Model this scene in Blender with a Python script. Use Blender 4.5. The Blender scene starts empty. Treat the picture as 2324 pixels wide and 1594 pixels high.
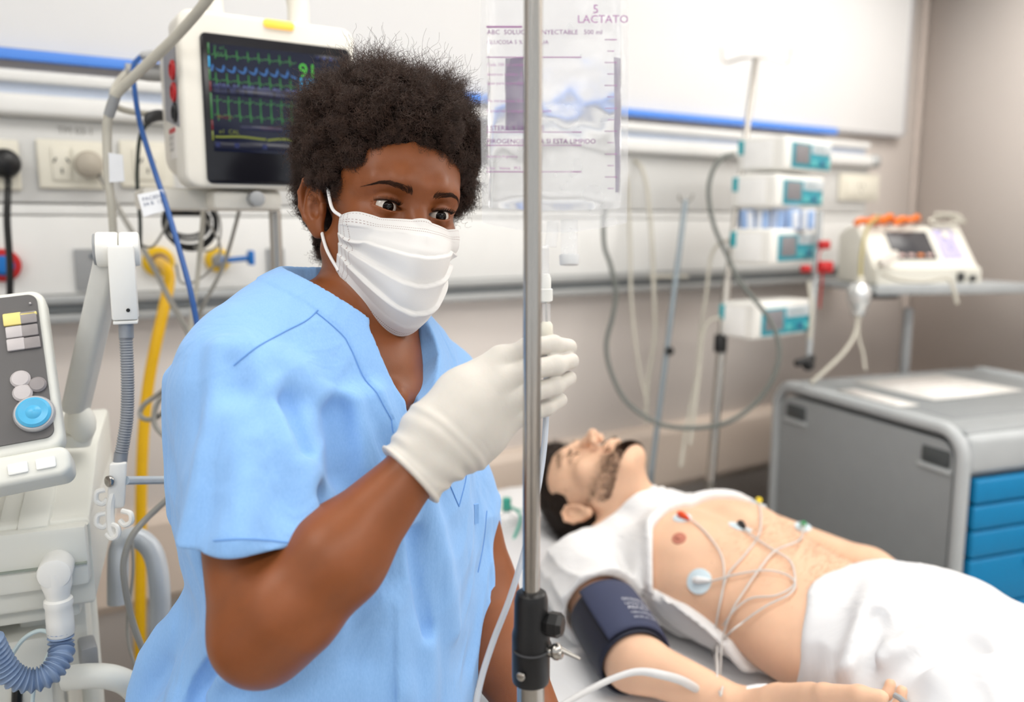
import bpy, bmesh, math, random
import numpy as np
from mathutils import Vector, Matrix, Euler

# ------------------------------------------------------------------ camera
FPX = 1900.0                      # focal length in pixels of the 2324 x 1594 frame
YAW, PITCH, CAMZ = math.radians(32.6), math.radians(8.5), 1.55
sc = bpy.context.scene
COL = sc.collection
cam_data = bpy.data.cameras.new('camera')
cam_data.sensor_width = 36.0
cam_data.lens = 36.0 * FPX / 2324.0
cam_data.clip_start = 0.05
cam_data.dof.use_dof = True
cam_data.dof.focus_distance = 0.90
cam_data.dof.aperture_fstop = 2.5
cam = bpy.data.objects.new('camera', cam_data)
COL.objects.link(cam)
cam.location = (0, 0, CAMZ)
cam.rotation_euler = (math.pi / 2 - PITCH, 0, -YAW)
sc.camera = cam

# ------------------------------------------------------------------ world, lamps, exposure
world = bpy.data.worlds.new('world')
sc.world = world
world.use_nodes = True
world.node_tree.nodes['Background'].inputs[0].default_value = (0.9, 0.95, 1.0, 1)
world.node_tree.nodes['Background'].inputs[1].default_value = 1.1
CEIL = 2.75
LAMPS = [(-1.1, 0.7), (0.75, 0.95), (2.6, 1.3), (-1.1, -1.0), (0.2, -1.0), (1.5, -1.0), (2.7, -1.0), (2.6, 0.1)]  # all panels unseen; the last one added to brighten the right wall
LAMP_W = 11.0
sc.view_settings.view_transform = 'Standard'
sc.view_settings.look = 'None'
sc.view_settings.exposure = -0.10
sc.view_settings.gamma = 1.0
sc.view_settings.use_curve_mapping = False
for i, (lx, ly) in enumerate(LAMPS):
    ld = bpy.data.lights.new('ceiling_lamp_light', 'AREA')
    ld.shape = 'RECTANGLE'; ld.size = 1.16; ld.size_y = 0.56
    ld.energy = LAMP_W
    ld.color = (1.0, 0.975, 0.94)
    lo = bpy.data.objects.new('ceiling_lamp_light', ld)
    COL.objects.link(lo)
    lo.location = (lx, ly, CEIL - 0.045)

# ------------------------------------------------------------------ frames and helpers
cF = np.array([math.sin(YAW) * math.cos(PITCH), math.cos(YAW) * math.cos(PITCH), -math.sin(PITCH)])
cR = np.array([math.cos(YAW), -math.sin(YAW), 0.0])
cU = np.cross(cR, cF)
CAM = np.array([0, 0, CAMZ])
FH = np.array([math.sin(YAW), math.cos(YAW), 0.0])       # horizontal view direction
R_ = cR; F_ = FH; Z_ = np.array([0, 0, 1.0])
WALL = 2.10                                              # the back wall stands at y = WALL
RWALL = 3.35

def P(px, py, d):
    """world point seen at pixel (px, py) of the photograph at distance d along the view axis"""
    return CAM + d * (cF + cR * (px - 1162) / FPX + cU * (797 - py) / FPX)
def ray(px, py):
    return cF + cR * (px - 1162) / FPX + cU * (797 - py) / FPX
def onY(px, py, y):
    r = ray(px, py); return CAM + r * (y / r[1])
def onX(px, py, x):
    r = ray(px, py); return CAM + r * (x / r[0])
def onZ(px, py, z):
    r = ray(px, py); return CAM + r * ((z - CAMZ) / r[2])
def pixel(p):
    q = np.asarray(p, float) - CAM
    d = q @ cF
    return 1162 + FPX * (q @ cR) / d, 797 - FPX * (q @ cU) / d, d

def lin(c):
    c = np.asarray(c, float) / 255.0
    return tuple(np.where(c <= 0.04045, c / 12.92, ((c + 0.055) / 1.055) ** 2.4))

MATS = {}
def mat(name, rgb, rough=0.5, metal=0.0, var=0.04, vscale=20.0, bump=0.0, bscale=200.0, sss=0.0, sss_r=(0.01, 0.004, 0.002),
        coat=0.0, emit=None, estr=0.0, spec=0.5, stretch=None, sheen=0.0, trans=0.0, ior=1.45, alpha=1.0):
    if name in MATS: return MATS[name]
    m = bpy.data.materials.new(name); m.use_nodes = True
    nt = m.node_tree; b = nt.nodes['Principled BSDF']
    c = lin(rgb)
    tc = nt.nodes.new('ShaderNodeTexCoord')
    src = tc.outputs['Object']
    if stretch:
        mp = nt.nodes.new('ShaderNodeMapping'); mp.inputs['Scale'].default_value = stretch
        nt.links.new(src, mp.inputs[0]); src = mp.outputs[0]
    nz = nt.nodes.new('ShaderNodeTexNoise'); nz.inputs['Scale'].default_value = vscale; nz.inputs['Detail'].default_value = 3
    nt.links.new(src, nz.inputs['Vector'])
    rp = nt.nodes.new('ShaderNodeValToRGB')
    rp.color_ramp.elements[0].position = 0.3; rp.color_ramp.elements[1].position = 0.7
    rp.color_ramp.elements[0].color = tuple(min(1, x * (1 - var)) for x in c) + (1,)
    rp.color_ramp.elements[1].color = tuple(min(1, x * (1 + var)) for x in c) + (1,)
    nt.links.new(nz.outputs[0], rp.inputs[0]); nt.links.new(rp.outputs[0], b.inputs['Base Color'])
    b.inputs['Roughness'].default_value = rough; b.inputs['Metallic'].default_value = metal
    b.inputs['Specular IOR Level'].default_value = spec
    b.inputs['IOR'].default_value = ior
    if trans: b.inputs['Transmission Weight'].default_value = trans
    if alpha < 1: b.inputs['Alpha'].default_value = alpha
    if coat: b.inputs['Coat Weight'].default_value = coat; b.inputs['Coat Roughness'].default_value = 0.1
    if sheen: b.inputs['Sheen Weight'].default_value = sheen
    if sss:
        b.inputs['Subsurface Weight'].default_value = sss
        b.inputs['Subsurface Radius'].default_value = (1, .4, .2)
        b.inputs['Subsurface Scale'].default_value = sss_r[0]
    if emit is not None:
        b.inputs['Emission Color'].default_value = lin(emit) + (1,); b.inputs['Emission Strength'].default_value = estr
    if bump:
        n2 = nt.nodes.new('ShaderNodeTexNoise'); n2.inputs['Scale'].default_value = bscale; n2.inputs['Detail'].default_value = 4
        nt.links.new(src, n2.inputs['Vector'])
        bp = nt.nodes.new('ShaderNodeBump'); bp.inputs['Strength'].default_value = bump; bp.inputs['Distance'].default_value = 0.002
        nt.links.new(n2.outputs[0], bp.inputs['Height']); nt.links.new(bp.outputs[0], b.inputs['Normal'])
    MATS[name] = m
    return m

def wrinkle(m, scale, strength, dist, stretch=(1, 1, .4), distort=1.2):
    """soft cloth creases as fine relief, on top of whatever bump the material has"""
    nt = m.node_tree; b = nt.nodes['Principled BSDF']
    tc = nt.nodes.new('ShaderNodeTexCoord'); mp = nt.nodes.new('ShaderNodeMapping'); mp.inputs['Scale'].default_value = stretch
    nz = nt.nodes.new('ShaderNodeTexNoise'); nz.inputs['Scale'].default_value = scale; nz.inputs['Detail'].default_value = 3; nz.inputs['Distortion'].default_value = distort
    bp = nt.nodes.new('ShaderNodeBump'); bp.inputs['Strength'].default_value = strength; bp.inputs['Distance'].default_value = dist
    nt.links.new(tc.outputs['Object'], mp.inputs[0]); nt.links.new(mp.outputs[0], nz.inputs['Vector']); nt.links.new(nz.outputs[0], bp.inputs['Height'])
    if b.inputs['Normal'].links: nt.links.new(b.inputs['Normal'].links[0].from_socket, bp.inputs['Normal'])
    nt.links.new(bp.outputs[0], b.inputs['Normal'])
    return m

def tag(o, label=None, cat=None, group=None, kind=None):
    if label: o['label'] = label
    if cat: o['category'] = cat
    if group: o['group'] = group
    if kind: o['kind'] = kind
    return o

def M4(loc=(0, 0, 0), rot=None, X=None, Y=None, Z=None):
    m = Matrix.Identity(4)
    if X is not None:
        for i in range(3):
            m[i][0], m[i][1], m[i][2] = X[i], Y[i], Z[i]
    elif rot is not None:
        m = Euler(rot).to_matrix().to_4x4()
    m.translation = Vector(tuple(float(v) for v in loc))
    return m

def unit(v):
    v = np.asarray(v, float); return v / max(1e-12, np.linalg.norm(v))

class MB:
    """collects geometry of ONE part"""
    def __init__(s): s.v = []; s.f = []; s.n = 0; s.sm = []
    def add(s, v, f, smooth=True, M=None):
        v = np.asarray(v, float).reshape(-1, 3)
        if M is not None:
            A = np.array(M); v = v @ A[:3, :3].T + A[:3, 3]
        s.v.append(v); s.f += [tuple(int(i) + s.n for i in q) for q in f]; s.sm += [smooth] * len(f); s.n += len(v)
        return s
    def bm(s, bm, M=None, smooth=True):
        bm.verts.index_update()
        v = [x.co[:] for x in bm.verts]; f = [[x.index for x in q.verts] for q in bm.faces]
        bm.free()
        return s.add(v, f, smooth, M)
    def box(s, size, loc=(0, 0, 0), bev=0.0, seg=2, M=None, rot=None):
        bm = bmesh.new(); bmesh.ops.create_cube(bm, size=1.0)
        for q in bm.verts: q.co = Vector((q.co.x * size[0], q.co.y * size[1], q.co.z * size[2]))
        if bev > 0:
            bmesh.ops.bevel(bm, geom=list(bm.edges), offset=min(bev, min(size) * .49), segments=seg, affect='EDGES', profile=.5)
        L = M4(loc, rot)
        if M is not None: L = Matrix(M) @ L
        return s.bm(bm, L)
    def prism(s, outline, depth, bev=0.0, seg=2, M=None):
        """outline in local xy, extruded along +z"""
        bm = bmesh.new()
        vs = [bm.verts.new((x, y, 0)) for x, y in outline]
        f = bm.faces.new(vs); bm.normal_update()
        if f.normal.z > 0: f.normal_flip()
        r = bmesh.ops.extrude_face_region(bm, geom=[f])
        for q in r['geom']:
            if isinstance(q, bmesh.types.BMVert): q.co.z += depth
        bmesh.ops.recalc_face_normals(bm, faces=bm.faces)
        if bev > 0:
            es = [e for e in bm.edges if abs(e.verts[0].co.z - e.verts[1].co.z) < 1e-6]
            bmesh.ops.bevel(bm, geom=es, offset=bev, segments=seg, affect='EDGES', profile=.5)
        return s.bm(bm, M)
    def lathe(s, prof, n=24, M=None, cap=True):
        """profile [(radius, z)] turned around local z"""
        k = len(prof); a = np.arange(n) * 2 * math.pi / n
        v = np.array([[(r * math.cos(t), r * math.sin(t), z) for t in a] for r, z in prof]).reshape(-1, 3)
        f = [(i * n + j, i * n + (j + 1) % n, (i + 1) * n + (j + 1) % n, (i + 1) * n + j) for i in range(k - 1) for j in range(n)]
        if cap: f += [tuple(range(n - 1, -1, -1)), tuple((k - 1) * n + j for j in range(n))]
        return s.add(v, f, True, M)
    def cyl(s, a, b, r, r2=None, n=20, bev=0.0):
        a, b = np.asarray(a, float), np.asarray(b, float); L = np.linalg.norm(b - a)
        r2 = r if r2 is None else r2
        z = unit(b - a); x = unit(np.cross(z, [0, 0, 1] if abs(z[2]) < .9 else [1, 0, 0])); y = np.cross(z, x)
        if bev: prof = [(max(r - bev, 1e-4), 0), (r - bev * .3, bev * .3), (r, bev), (r2, L - bev), (r2 - bev * .3, L - bev * .3), (max(r2 - bev, 1e-4), L)]
        else: prof = [(r, 0), (r2, L)]
        return s.lathe(prof, n, M4(a, X=x, Y=y, Z=z))
    def tube(s, pts, r, n=10, sub=8, smoothpath=True, cap=True):
        pts = np.asarray(pts, float)
        if smoothpath and len(pts) > 2: pts = catmull(pts, sub)
        k = len(pts)
        rr = np.full(k, r) if np.isscalar(r) else np.interp(np.linspace(0, 1, k), np.linspace(0, 1, len(r)), r)
        t = np.gradient(pts, axis=0); t /= np.maximum(1e-9, np.linalg.norm(t, axis=1))[:, None]
        up = np.array([0, 0, 1.0]) if abs(t[0][2]) < .9 else np.array([1.0, 0, 0])
        x = unit(np.cross(t[0], up)); V = []
        a = np.arange(n) * 2 * math.pi / n
        for i in range(k):
            x = unit(x - t[i] * (x @ t[i])); y = np.cross(t[i], x)
            V.append(pts[i] + rr[i] * (np.cos(a)[:, None] * x + np.sin(a)[:, None] * y))
        V = np.array(V).reshape(-1, 3)
        f = [(i * n + j, i * n + (j + 1) % n, (i + 1) * n + (j + 1) % n, (i + 1) * n + j) for i in range(k - 1) for j in range(n)]
        if cap: f += [tuple(range(n - 1, -1, -1)), tuple((k - 1) * n + j for j in range(n))]
        return s.add(V, f)
    def ball(s, c, r, n=16, M=None):
        r = (r, r, r) if np.isscalar(r) else r
        bm = bmesh.new(); bmesh.ops.create_uvsphere(bm, u_segments=n, v_segments=max(6, n // 2), radius=1)
        L = M4(c) @ Matrix.Diagonal((*r, 1))
        if M is not None: L = Matrix(M) @ L
        return s.bm(bm, L)
    def build(s, name, m, parent=None, angle=35):
        me = bpy.data.meshes.new(name)
        v = np.concatenate(s.v) if s.v else np.zeros((0, 3))
        me.from_pydata(v.tolist(), [], s.f)
        me.polygons.foreach_set('use_smooth', s.sm)
        me.update()
        if angle and any(s.sm): me.set_sharp_from_angle(angle=math.radians(angle))
        me.materials.append(m)
        o = bpy.data.objects.new(name, me); COL.objects.link(o)
        if parent is not None:
            o.parent = parent
            o.matrix_parent_inverse = WM(parent).inverted()
        return o

def WM(o):
    m = o.matrix_basis.copy()
    if o.parent: m = WM(o.parent) @ o.matrix_parent_inverse @ m
    return m

def thing(name, label, cat, loc=(0, 0, 0), group=None):
    o = bpy.data.objects.new(name, None); COL.objects.link(o)
    o.empty_display_size = .05
    o.location = tuple(float(x) for x in loc)
    o.matrix_world = Matrix.Translation(o.location)
    return tag(o, label, cat, group)

def one(mb, name, m, label, cat, group=None, angle=35):
    return tag(mb.build(name, m, None, angle), label, cat, group)

def catmull(pts, sub=8):
    p = np.asarray(pts, float); p = np.vstack([2 * p[0] - p[1], p, 2 * p[-1] - p[-2]])
    out = []; t = np.linspace(0, 1, sub, endpoint=False)[:, None]
    for i in range(1, len(p) - 2):
        a, b, c, d = p[i - 1], p[i], p[i + 1], p[i + 2]
        out.append(.5 * (2 * b + (c - a) * t + (2 * a - 5 * b + 4 * c - d) * t * t + (3 * b - a - 3 * c + d) * t ** 3))
    return np.vstack(out + [p[-2][None]])

def cable(name, pts, r, m, label=None, cat='cable', parent=None, n=8, group=None, sub=8):
    """pts: (px, py, distance)"""
    o = MB().tube([P(*q) for q in pts], r, n, sub).build(name, m, parent)
    if parent is None: tag(o, label, cat, group)
    return o

_font = {}
def text_mesh(s, size, M, align='LEFT', ext=0.0):
    """flat letters as (verts, faces) in the plane of M (x right, y up)"""
    cu = bpy.data.curves.new('lettering', 'FONT'); cu.body = s; cu.size = size; cu.align_x = align; cu.extrude = ext; cu.resolution_u = 2
    o = bpy.data.objects.new('lettering', cu)
    me = o.to_mesh()
    v = np.array([x.co[:] for x in me.vertices]).reshape(-1, 3); f = [tuple(p.vertices) for p in me.polygons]
    o.to_mesh_clear(); bpy.data.objects.remove(o); bpy.data.curves.remove(cu)
    A = np.array(M)
    return v @ A[:3, :3].T + A[:3, 3], f

# ------------------------------------------------------------------ implicit modelling (numpy)
def sm_min(a, b, k):
    h = np.maximum(k - np.abs(a - b), 0) / k
    return np.minimum(a, b) - h * h * k * .25
def sm_max(a, b, k):
    return -sm_min(-a, -b, k)
def s_cap(p, a, b, ra, rb=None):
    a = np.asarray(a, float); b = np.asarray(b, float); rb = ra if rb is None else rb
    ab = b - a; t = np.clip(((p - a) @ ab) / max(1e-12, ab @ ab), 0, 1)
    return np.linalg.norm(p - a - t[:, None] * ab, axis=1) - (ra + (rb - ra) * t)
def s_ell(p, c, r, R=None):
    q = p - np.asarray(c, float)
    if R is not None: q = q @ np.asarray(R)          # columns of R: local axes
    r = np.asarray(r, float)
    k0 = np.linalg.norm(q / r, axis=1); k1 = np.linalg.norm(q / (r * r), axis=1)
    return np.where(k1 > 1e-9, k0 * (k0 - 1) / np.maximum(k1, 1e-9), -r.min())
def s_box(p, c, h, R=None, rad=0.0):
    q = p - np.asarray(c, float)
    if R is not None: q = q @ np.asarray(R)
    d = np.abs(q) - (np.asarray(h, float) - rad)
    return np.linalg.norm(np.maximum(d, 0), axis=1) + np.minimum(d.max(axis=1), 0) - rad
def s_poly(p, pts, rs, k=0.0):
    d = None
    for i in range(len(pts) - 1):
        e = s_cap(p, pts[i], pts[i + 1], rs[i], rs[i + 1])
        d = e if d is None else (sm_min(d, e, k) if k else np.minimum(d, e))
    return d
def _hash(ix, iy, iz, seed):
    n = (ix * 374761393 + iy * 668265263 + iz * 2147483647 + seed * 1274126177) & 0xffffffff
    n = ((n ^ (n >> 13)) * 1274126177) & 0xffffffff
    return ((n ^ (n >> 16)) & 0xffff) / 32767.5 - 1.0
def vnoise(p, scale, seed=0):
    q = np.asarray(p, float) * scale; i = np.floor(q).astype(np.int64); f = q - i; u = f * f * (3 - 2 * f)
    r = 0
    for dx in (0, 1):
        wx = u[:, 0] if dx else 1 - u[:, 0]
        for dy in (0, 1):
            wy = u[:, 1] if dy else 1 - u[:, 1]
            for dz in (0, 1):
                wz = u[:, 2] if dz else 1 - u[:, 2]
                r = r + wx * wy * wz * _hash(i[:, 0] + dx, i[:, 1] + dy, i[:, 2] + dz, seed)
    return r

def grad(f, p, e=6e-4):
    g = np.empty_like(p)
    for k in range(3):
        d = np.zeros(3); d[k] = e
        g[:, k] = f(p + d) - f(p - d)
    n = np.linalg.norm(g, axis=1)
    return g / np.maximum(n, 1e-12)[:, None], n / (2 * e)

def project(f, p, off=0.0, it=6):
    p = np.array(p, float)
    for _ in range(it):
        g, m = grad(f, p); p -= g * ((f(p) - off) / np.maximum(m, .5))[:, None]
    return p

def polygonize(f, lo, hi, h, S=4, newton=1):
    lo = np.asarray(lo, float); hi = np.asarray(hi, float)
    nc = np.ceil((hi - lo) / (S * h)).astype(int) + 1
    ax = [lo[k] + (np.arange(nc[k]) + .5) * S * h - .5 * h for k in range(3)]
    G = np.stack(np.meshgrid(*ax, indexing='ij'), -1).reshape(-1, 3)
    dc = np.concatenate([f(c) for c in np.array_split(G, max(1, len(G) // 200000))]).reshape(nc)
    D = dc
    for k in range(3): D = np.repeat(D, S, axis=k)
    D = D.astype(np.float32).copy()
    near = np.abs(D) < S * h * 1.2
    I = np.argwhere(near)
    pts = lo + I * h
    D[near] = np.concatenate([f(c) for c in np.array_split(pts, max(1, len(pts) // 200000))])
    ins = D < 0
    n = np.array(D.shape)
    c = np.zeros(n - 1, np.int8)
    for dx in (0, 1):
        for dy in (0, 1):
            for dz in (0, 1):
                c += ins[dx:n[0] - 1 + dx, dy:n[1] - 1 + dy, dz:n[2] - 1 + dz]
    act = (c > 0) & (c < 8)
    A = np.argwhere(act); idx = -np.ones(act.shape, np.int64); idx[act] = np.arange(len(A))
    acc = np.zeros((len(A), 3)); cnt = np.zeros(len(A))
    for a in range(3):
        o1, o2 = [k for k in range(3) if k != a]
        for i in (0, 1):
            for j in (0, 1):
                q0 = A.copy(); q0[:, o1] += i; q0[:, o2] += j; q1 = q0.copy(); q1[:, a] += 1
                d0 = D[tuple(q0.T)].astype(float); d1 = D[tuple(q1.T)].astype(float)
                x = (d0 < 0) != (d1 < 0)
                t = np.where(x, d0 / np.where(x, d0 - d1, 1), 0)
                w = q0.astype(float); w[:, a] += t
                acc[x] += w[x]; cnt[x] += 1
    V = lo + h * acc / cnt[:, None]
    F = []
    for a in range(3):
        o1, o2 = [(1, 2), (2, 0), (0, 1)][a]
        s0 = [slice(None)] * 3; s1 = [slice(None)] * 3; s0[a] = slice(0, -1); s1[a] = slice(1, None)
        e0 = ins[tuple(s0)]; e1 = ins[tuple(s1)]
        E = np.argwhere(e0 != e1)
        E = E[(E[:, o1] > 0) & (E[:, o2] > 0) & (E[:, o1] < n[o1] - 1) & (E[:, o2] < n[o2] - 1)]
        flip = ~e0[tuple(E.T)]
        def cell(di, dj):
            q = E.copy(); q[:, o1] -= di; q[:, o2] -= dj; return idx[tuple(q.T)]
        Q = np.stack([cell(1, 1), cell(0, 1), cell(0, 0), cell(1, 0)], 1)
        Q[flip] = Q[flip][:, ::-1]
        F.append(Q)
    F = np.concatenate(F); F = F[(F >= 0).all(1)]
    for _ in range(newton):
        g, m = grad(f, V, h * .5); V -= g * np.clip(f(V) / np.maximum(m, .5), -h * .6, h * .6)[:, None]
    return V, F

def np_mesh(name, V, F, m, parent=None, smooth=True):
    me = bpy.data.meshes.new(name)
    F = np.asarray(F, np.int32); k = F.shape[1]
    me.vertices.add(len(V)); me.vertices.foreach_set('co', np.asarray(V, np.float32).ravel())
    me.loops.add(F.size); me.loops.foreach_set('vertex_index', F.ravel())
    me.polygons.add(len(F)); me.polygons.foreach_set('loop_start', np.arange(len(F), dtype=np.int32) * k)
    me.polygons.foreach_set('use_smooth', np.full(len(F), smooth))
    me.update(); me.validate()
    me.materials.append(m)
    o = bpy.data.objects.new(name, me); COL.objects.link(o)
    if parent is not None:
        o.parent = parent; o.matrix_parent_inverse = WM(parent).inverted()
    return o

def sdf_obj(name, f, lo, hi, h, m, parent=None, newton=1):
    V, F = polygonize(f, lo, hi, h, newton=newton)
    return np_mesh(name, V, F, m, parent)

def within(f, p, c, r):
    """f(p) near the point c, a safe distance elsewhere"""
    d = np.linalg.norm(p - c, axis=1) - r
    k = d < .06
    if k.any(): d[k] = f(p[k])
    return d

def hits(f, pxy, off=0.0, start=.5, it=40):
    """first points of the surface f = off met by the views through pixels, and the normals"""
    r = np.array([unit(ray(a, b)) for a, b in pxy]); q = CAM[None] + r * start
    for _ in range(it): q = q + r * np.clip(f(q) - off, -.02, .12)[:, None] * .85
    g, _m = grad(f, q, 2e-3); return q, g

def bounds(pts, pad):
    p = np.asarray(pts, float); return p.min(0) - pad, p.max(0) + pad

def grid_mesh(name, G, m, parent=None, thick=0.0, uv=True, closed_u=False):
    """G: (nv, nu, 3) grid of points"""
    nv, nu = G.shape[:2]
    V = G.reshape(-1, 3); f = []
    for j in range(nv - 1):
        for i in range(nu - (0 if closed_u else 1)):
            i2 = (i + 1) % nu
            f.append((j * nu + i, j * nu + i2, (j + 1) * nu + i2, (j + 1) * nu + i))
    o = np_mesh(name, V, np.array(f), m, parent)
    if uv and not closed_u:
        l = o.data.uv_layers.new(name='UVMap')
        vi = np.empty(len(o.data.loops), np.int32); o.data.loops.foreach_get('vertex_index', vi)
        U = np.stack([(vi % nu) / (nu - 1), (vi // nu) / (nv - 1)], 1)
        l.data.foreach_set('uv', U.astype(np.float32).ravel())
    if thick:
        md = o.modifiers.new('thickness', 'SOLIDIFY'); md.thickness = thick; md.offset = 0
    return o

# common materials
WHITE_PL = mat('white_plastic', (232, 231, 226), .42, var=.02)
CREAM_PL = mat('cream_plastic', (226, 222, 208), .45, var=.02)
GREY_PL = mat('grey_plastic', (150, 152, 154), .45, var=.03)
DARK_PL = mat('dark_grey_plastic', (60, 60, 62), .4, var=.05)
BLACK_PL = mat('black_plastic', (16, 16, 18), .38, var=.1)
CHROME = mat('brushed_steel', (176, 172, 166), .24, 1.0, var=.06, stretch=(60, 60, 2))
ALU = mat('satin_aluminium', (176, 180, 182), .4, .6, var=.03)
CABLE_GREY = mat('grey_cable', (150, 148, 142), .5, var=.04)
CABLE_BEIGE = mat('beige_cable', (190, 186, 174), .5, var=.04)
CABLE_DARK = mat('dark_cable', (58, 62, 62), .5, var=.06)
CABLE_BLACK = mat('black_cable', (18, 18, 19), .45, var=.06)
TEAL = mat('teal_plastic', (20, 160, 172), .4, var=.03)

# ================================================================== the room
M_WALL = mat('painted_wall', (230, 222, 216), .75, var=.015, vscale=3, bump=.05, bscale=120)
M_CEIL = mat('ceiling_paint', (238, 238, 236), .8, var=.01)
M_FLOOR = mat('vinyl_floor', (206, 202, 196), .35, var=.06, vscale=8)
LW, RW_, BW = -1.9, RWALL, -2.2
def wall_box(name, x0, x1, y0, y1, z0, z1, m):
    return tag(MB().box((x1 - x0, y1 - y0, z1 - z0), ((x0 + x1) / 2, (y0 + y1) / 2, (z0 + z1) / 2)).build(name, m, None, 0), kind='structure')
wall_box('floor', LW - .1, RW_ + .1, BW - .1, WALL + .1, -.1, 0, M_FLOOR)
wall_box('ceiling', LW - .1, RW_ + .1, BW - .1, WALL + .1, CEIL, CEIL + .1, M_CEIL)
wall_box('wall_back', LW - .1, RW_ + .1, WALL, WALL + .1, 0, CEIL, M_WALL)
wall_box('wall_right', RW_, RW_ + .1, BW, WALL, 0, CEIL, M_WALL)
wall_box('wall_left', LW - .1, LW, BW, WALL, 0, .85, M_WALL)
wall_box('trim_3', LW - .1, LW, BW, WALL, 2.6, CEIL, M_WALL)
wall_box('trim_4', LW - .1, LW, .9, WALL, .85, 2.6, M_WALL)
wall_box('wall_rear', LW, RW_, BW - .1, BW, 0, .85, M_WALL)
wall_box('trim_2', LW, RW_, BW - .1, BW, 2.6, CEIL, M_WALL)
# unseen glazing added behind and left of the camera to let fill light in
M_PANE = bpy.data.materials.new('clear_glazing'); M_PANE.use_nodes = True
_nt = M_PANE.node_tree; _b = _nt.nodes['Principled BSDF']; _b.inputs['Roughness'].default_value = .05
_tr = _nt.nodes.new('ShaderNodeBsdfTransparent'); _mx = _nt.nodes.new('ShaderNodeMixShader'); _mx.inputs[0].default_value = .06
_nz = _nt.nodes.new('ShaderNodeTexNoise'); _nt.links.new(_nz.outputs[0], _b.inputs['Base Color'])
_nt.links.new(_tr.outputs[0], _mx.inputs[1]); _nt.links.new(_b.outputs[0], _mx.inputs[2]); _nt.links.new(_mx.outputs[0], _nt.nodes['Material Output'].inputs[0])
for _k in range(5):
    _x0 = LW + (RW_ - LW) * _k / 5; _x1 = LW + (RW_ - LW) * (_k + 1) / 5
    _w = MB()
    for _sx in (_x0 + .025, _x1 - .025): _w.box((.05, .06, 1.75), (_sx, BW - .05, 1.725), .004)
    for _sz in (.875, 2.575): _w.box((_x1 - _x0 - .1, .06, .05), ((_x0 + _x1) / 2, BW - .05, _sz), .004)
    _o = tag(_w.build('fill_window_%d' % (_k + 1), WHITE_PL, None), kind='structure')
    MB().box((_x1 - _x0 - .1, .006, 1.65), ((_x0 + _x1) / 2, BW - .05, 1.725)).build('pane', M_PANE, _o, 0)
for _k in range(3):  # left wall opened the same way, added to brighten the right wall
    _y0 = BW + (.9 - BW) * _k / 3; _y1 = BW + (.9 - BW) * (_k + 1) / 3
    _w = MB()
    for _sy in (_y0 + .025, _y1 - .025): _w.box((.06, .05, 1.75), (LW - .05, _sy, 1.725), .004)
    for _sz in (.875, 2.575): _w.box((.06, _y1 - _y0 - .1, .05), (LW - .05, (_y0 + _y1) / 2, _sz), .004)
    _o = tag(_w.build('fill_window_%d' % (_k + 6), WHITE_PL, None), kind='structure')
    MB().box((.006, _y1 - _y0 - .1, 1.65), (LW - .05, (_y0 + _y1) / 2, 1.725)).build('pane', M_PANE, _o, 0)
tag(MB().box((.035, .012, CEIL), (RWALL - .02, WALL - .006, CEIL / 2), .004).build('trim_1', mat('trim_paint', (196, 184, 176), .6), None), kind='structure')
tag(MB().box((RW_ - LW, .015, .1), ((RW_ + LW) / 2, WALL - .0075, .05), .004).build('baseboard_back', GREY_PL, None), kind='structure')
tag(MB().box((.015, WALL - BW - .04, .1), (RW_ - .0075, (WALL + BW) / 2, .05), .004).build('baseboard_right', GREY_PL, None), kind='structure')
M_DIFF = mat('lamp_diffuser', (250, 250, 248), .5, emit=(255, 250, 242), estr=3.0)
lamp_words = ['over the bed head', 'by the nurse', 'nearest the far corner', 'behind the ventilator', 'behind the camera side of the bed', 'by the cart in the corner']
for i, (lx, ly) in enumerate(LAMPS):
    t = thing('ceiling_lamp', 'flush white ceiling lamp panel out of sight overhead', 'lamp', (lx, ly, CEIL), 'ceiling lamp panels')
    fr = MB()
    for sx, sy, w, d in ((0, .3, 1.24, .04), (0, -.3, 1.24, .04), (.6, 0, .04, .56), (-.6, 0, .04, .56)):
        fr.box((w, d, .04), (lx + sx, ly + sy, CEIL - .02), .004)
    fr.build('frame', WHITE_PL, t)
    MB().box((1.16, .56, .02), (lx, ly, CEIL - .018)).build('diffuser', M_DIFF, t)

# ---- bright white board hung along the back wall
def wz(px, py, off=0.0): return onY(px, py, WALL - off)[2]
def wx(px, py, off=0.0): return onY(px, py, WALL - off)[0]
M_BOARD = mat('white_board', (230, 230, 230), .32, var=.006, vscale=2)
z0 = wz(1700, 272, .04); x1 = wx(2052, 290, .04)
t = thing('wall_board', 'large glossy white board hung along the back wall', 'board', (1.0, WALL, z0))
MB().box((x1 + 1.5, .03, 2.62 - z0), ((x1 - 1.5) / 2, WALL - .02, (2.62 + z0) / 2), .003).build('board_face', M_BOARD, t)
MB().box((.025, .036, 2.62 - z0), (x1 + .008, WALL - .02, (2.62 + z0) / 2), .004).box((x1 + 1.5, .036, .014), ((x1 - 1.5) / 2, WALL - .02, z0 - .005), .003).build('frame', mat('board_frame', (196, 196, 198), .35, .3), t)
M_BLUE = mat('blue_strip', (84, 142, 232), .4, var=.02)
zb1, zb0 = wz(200, 126, .05), wz(200, 150, .05)
xs1 = wx(1900, 292, .05)
one(MB().box((xs1 + 1.5, .02, zb1 - zb0), ((xs1 - 1.5) / 2, WALL - .045, (zb0 + zb1) / 2), .003), 'blue_strip', M_BLUE, 'long thin blue strip under the white board', 'strip')

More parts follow.
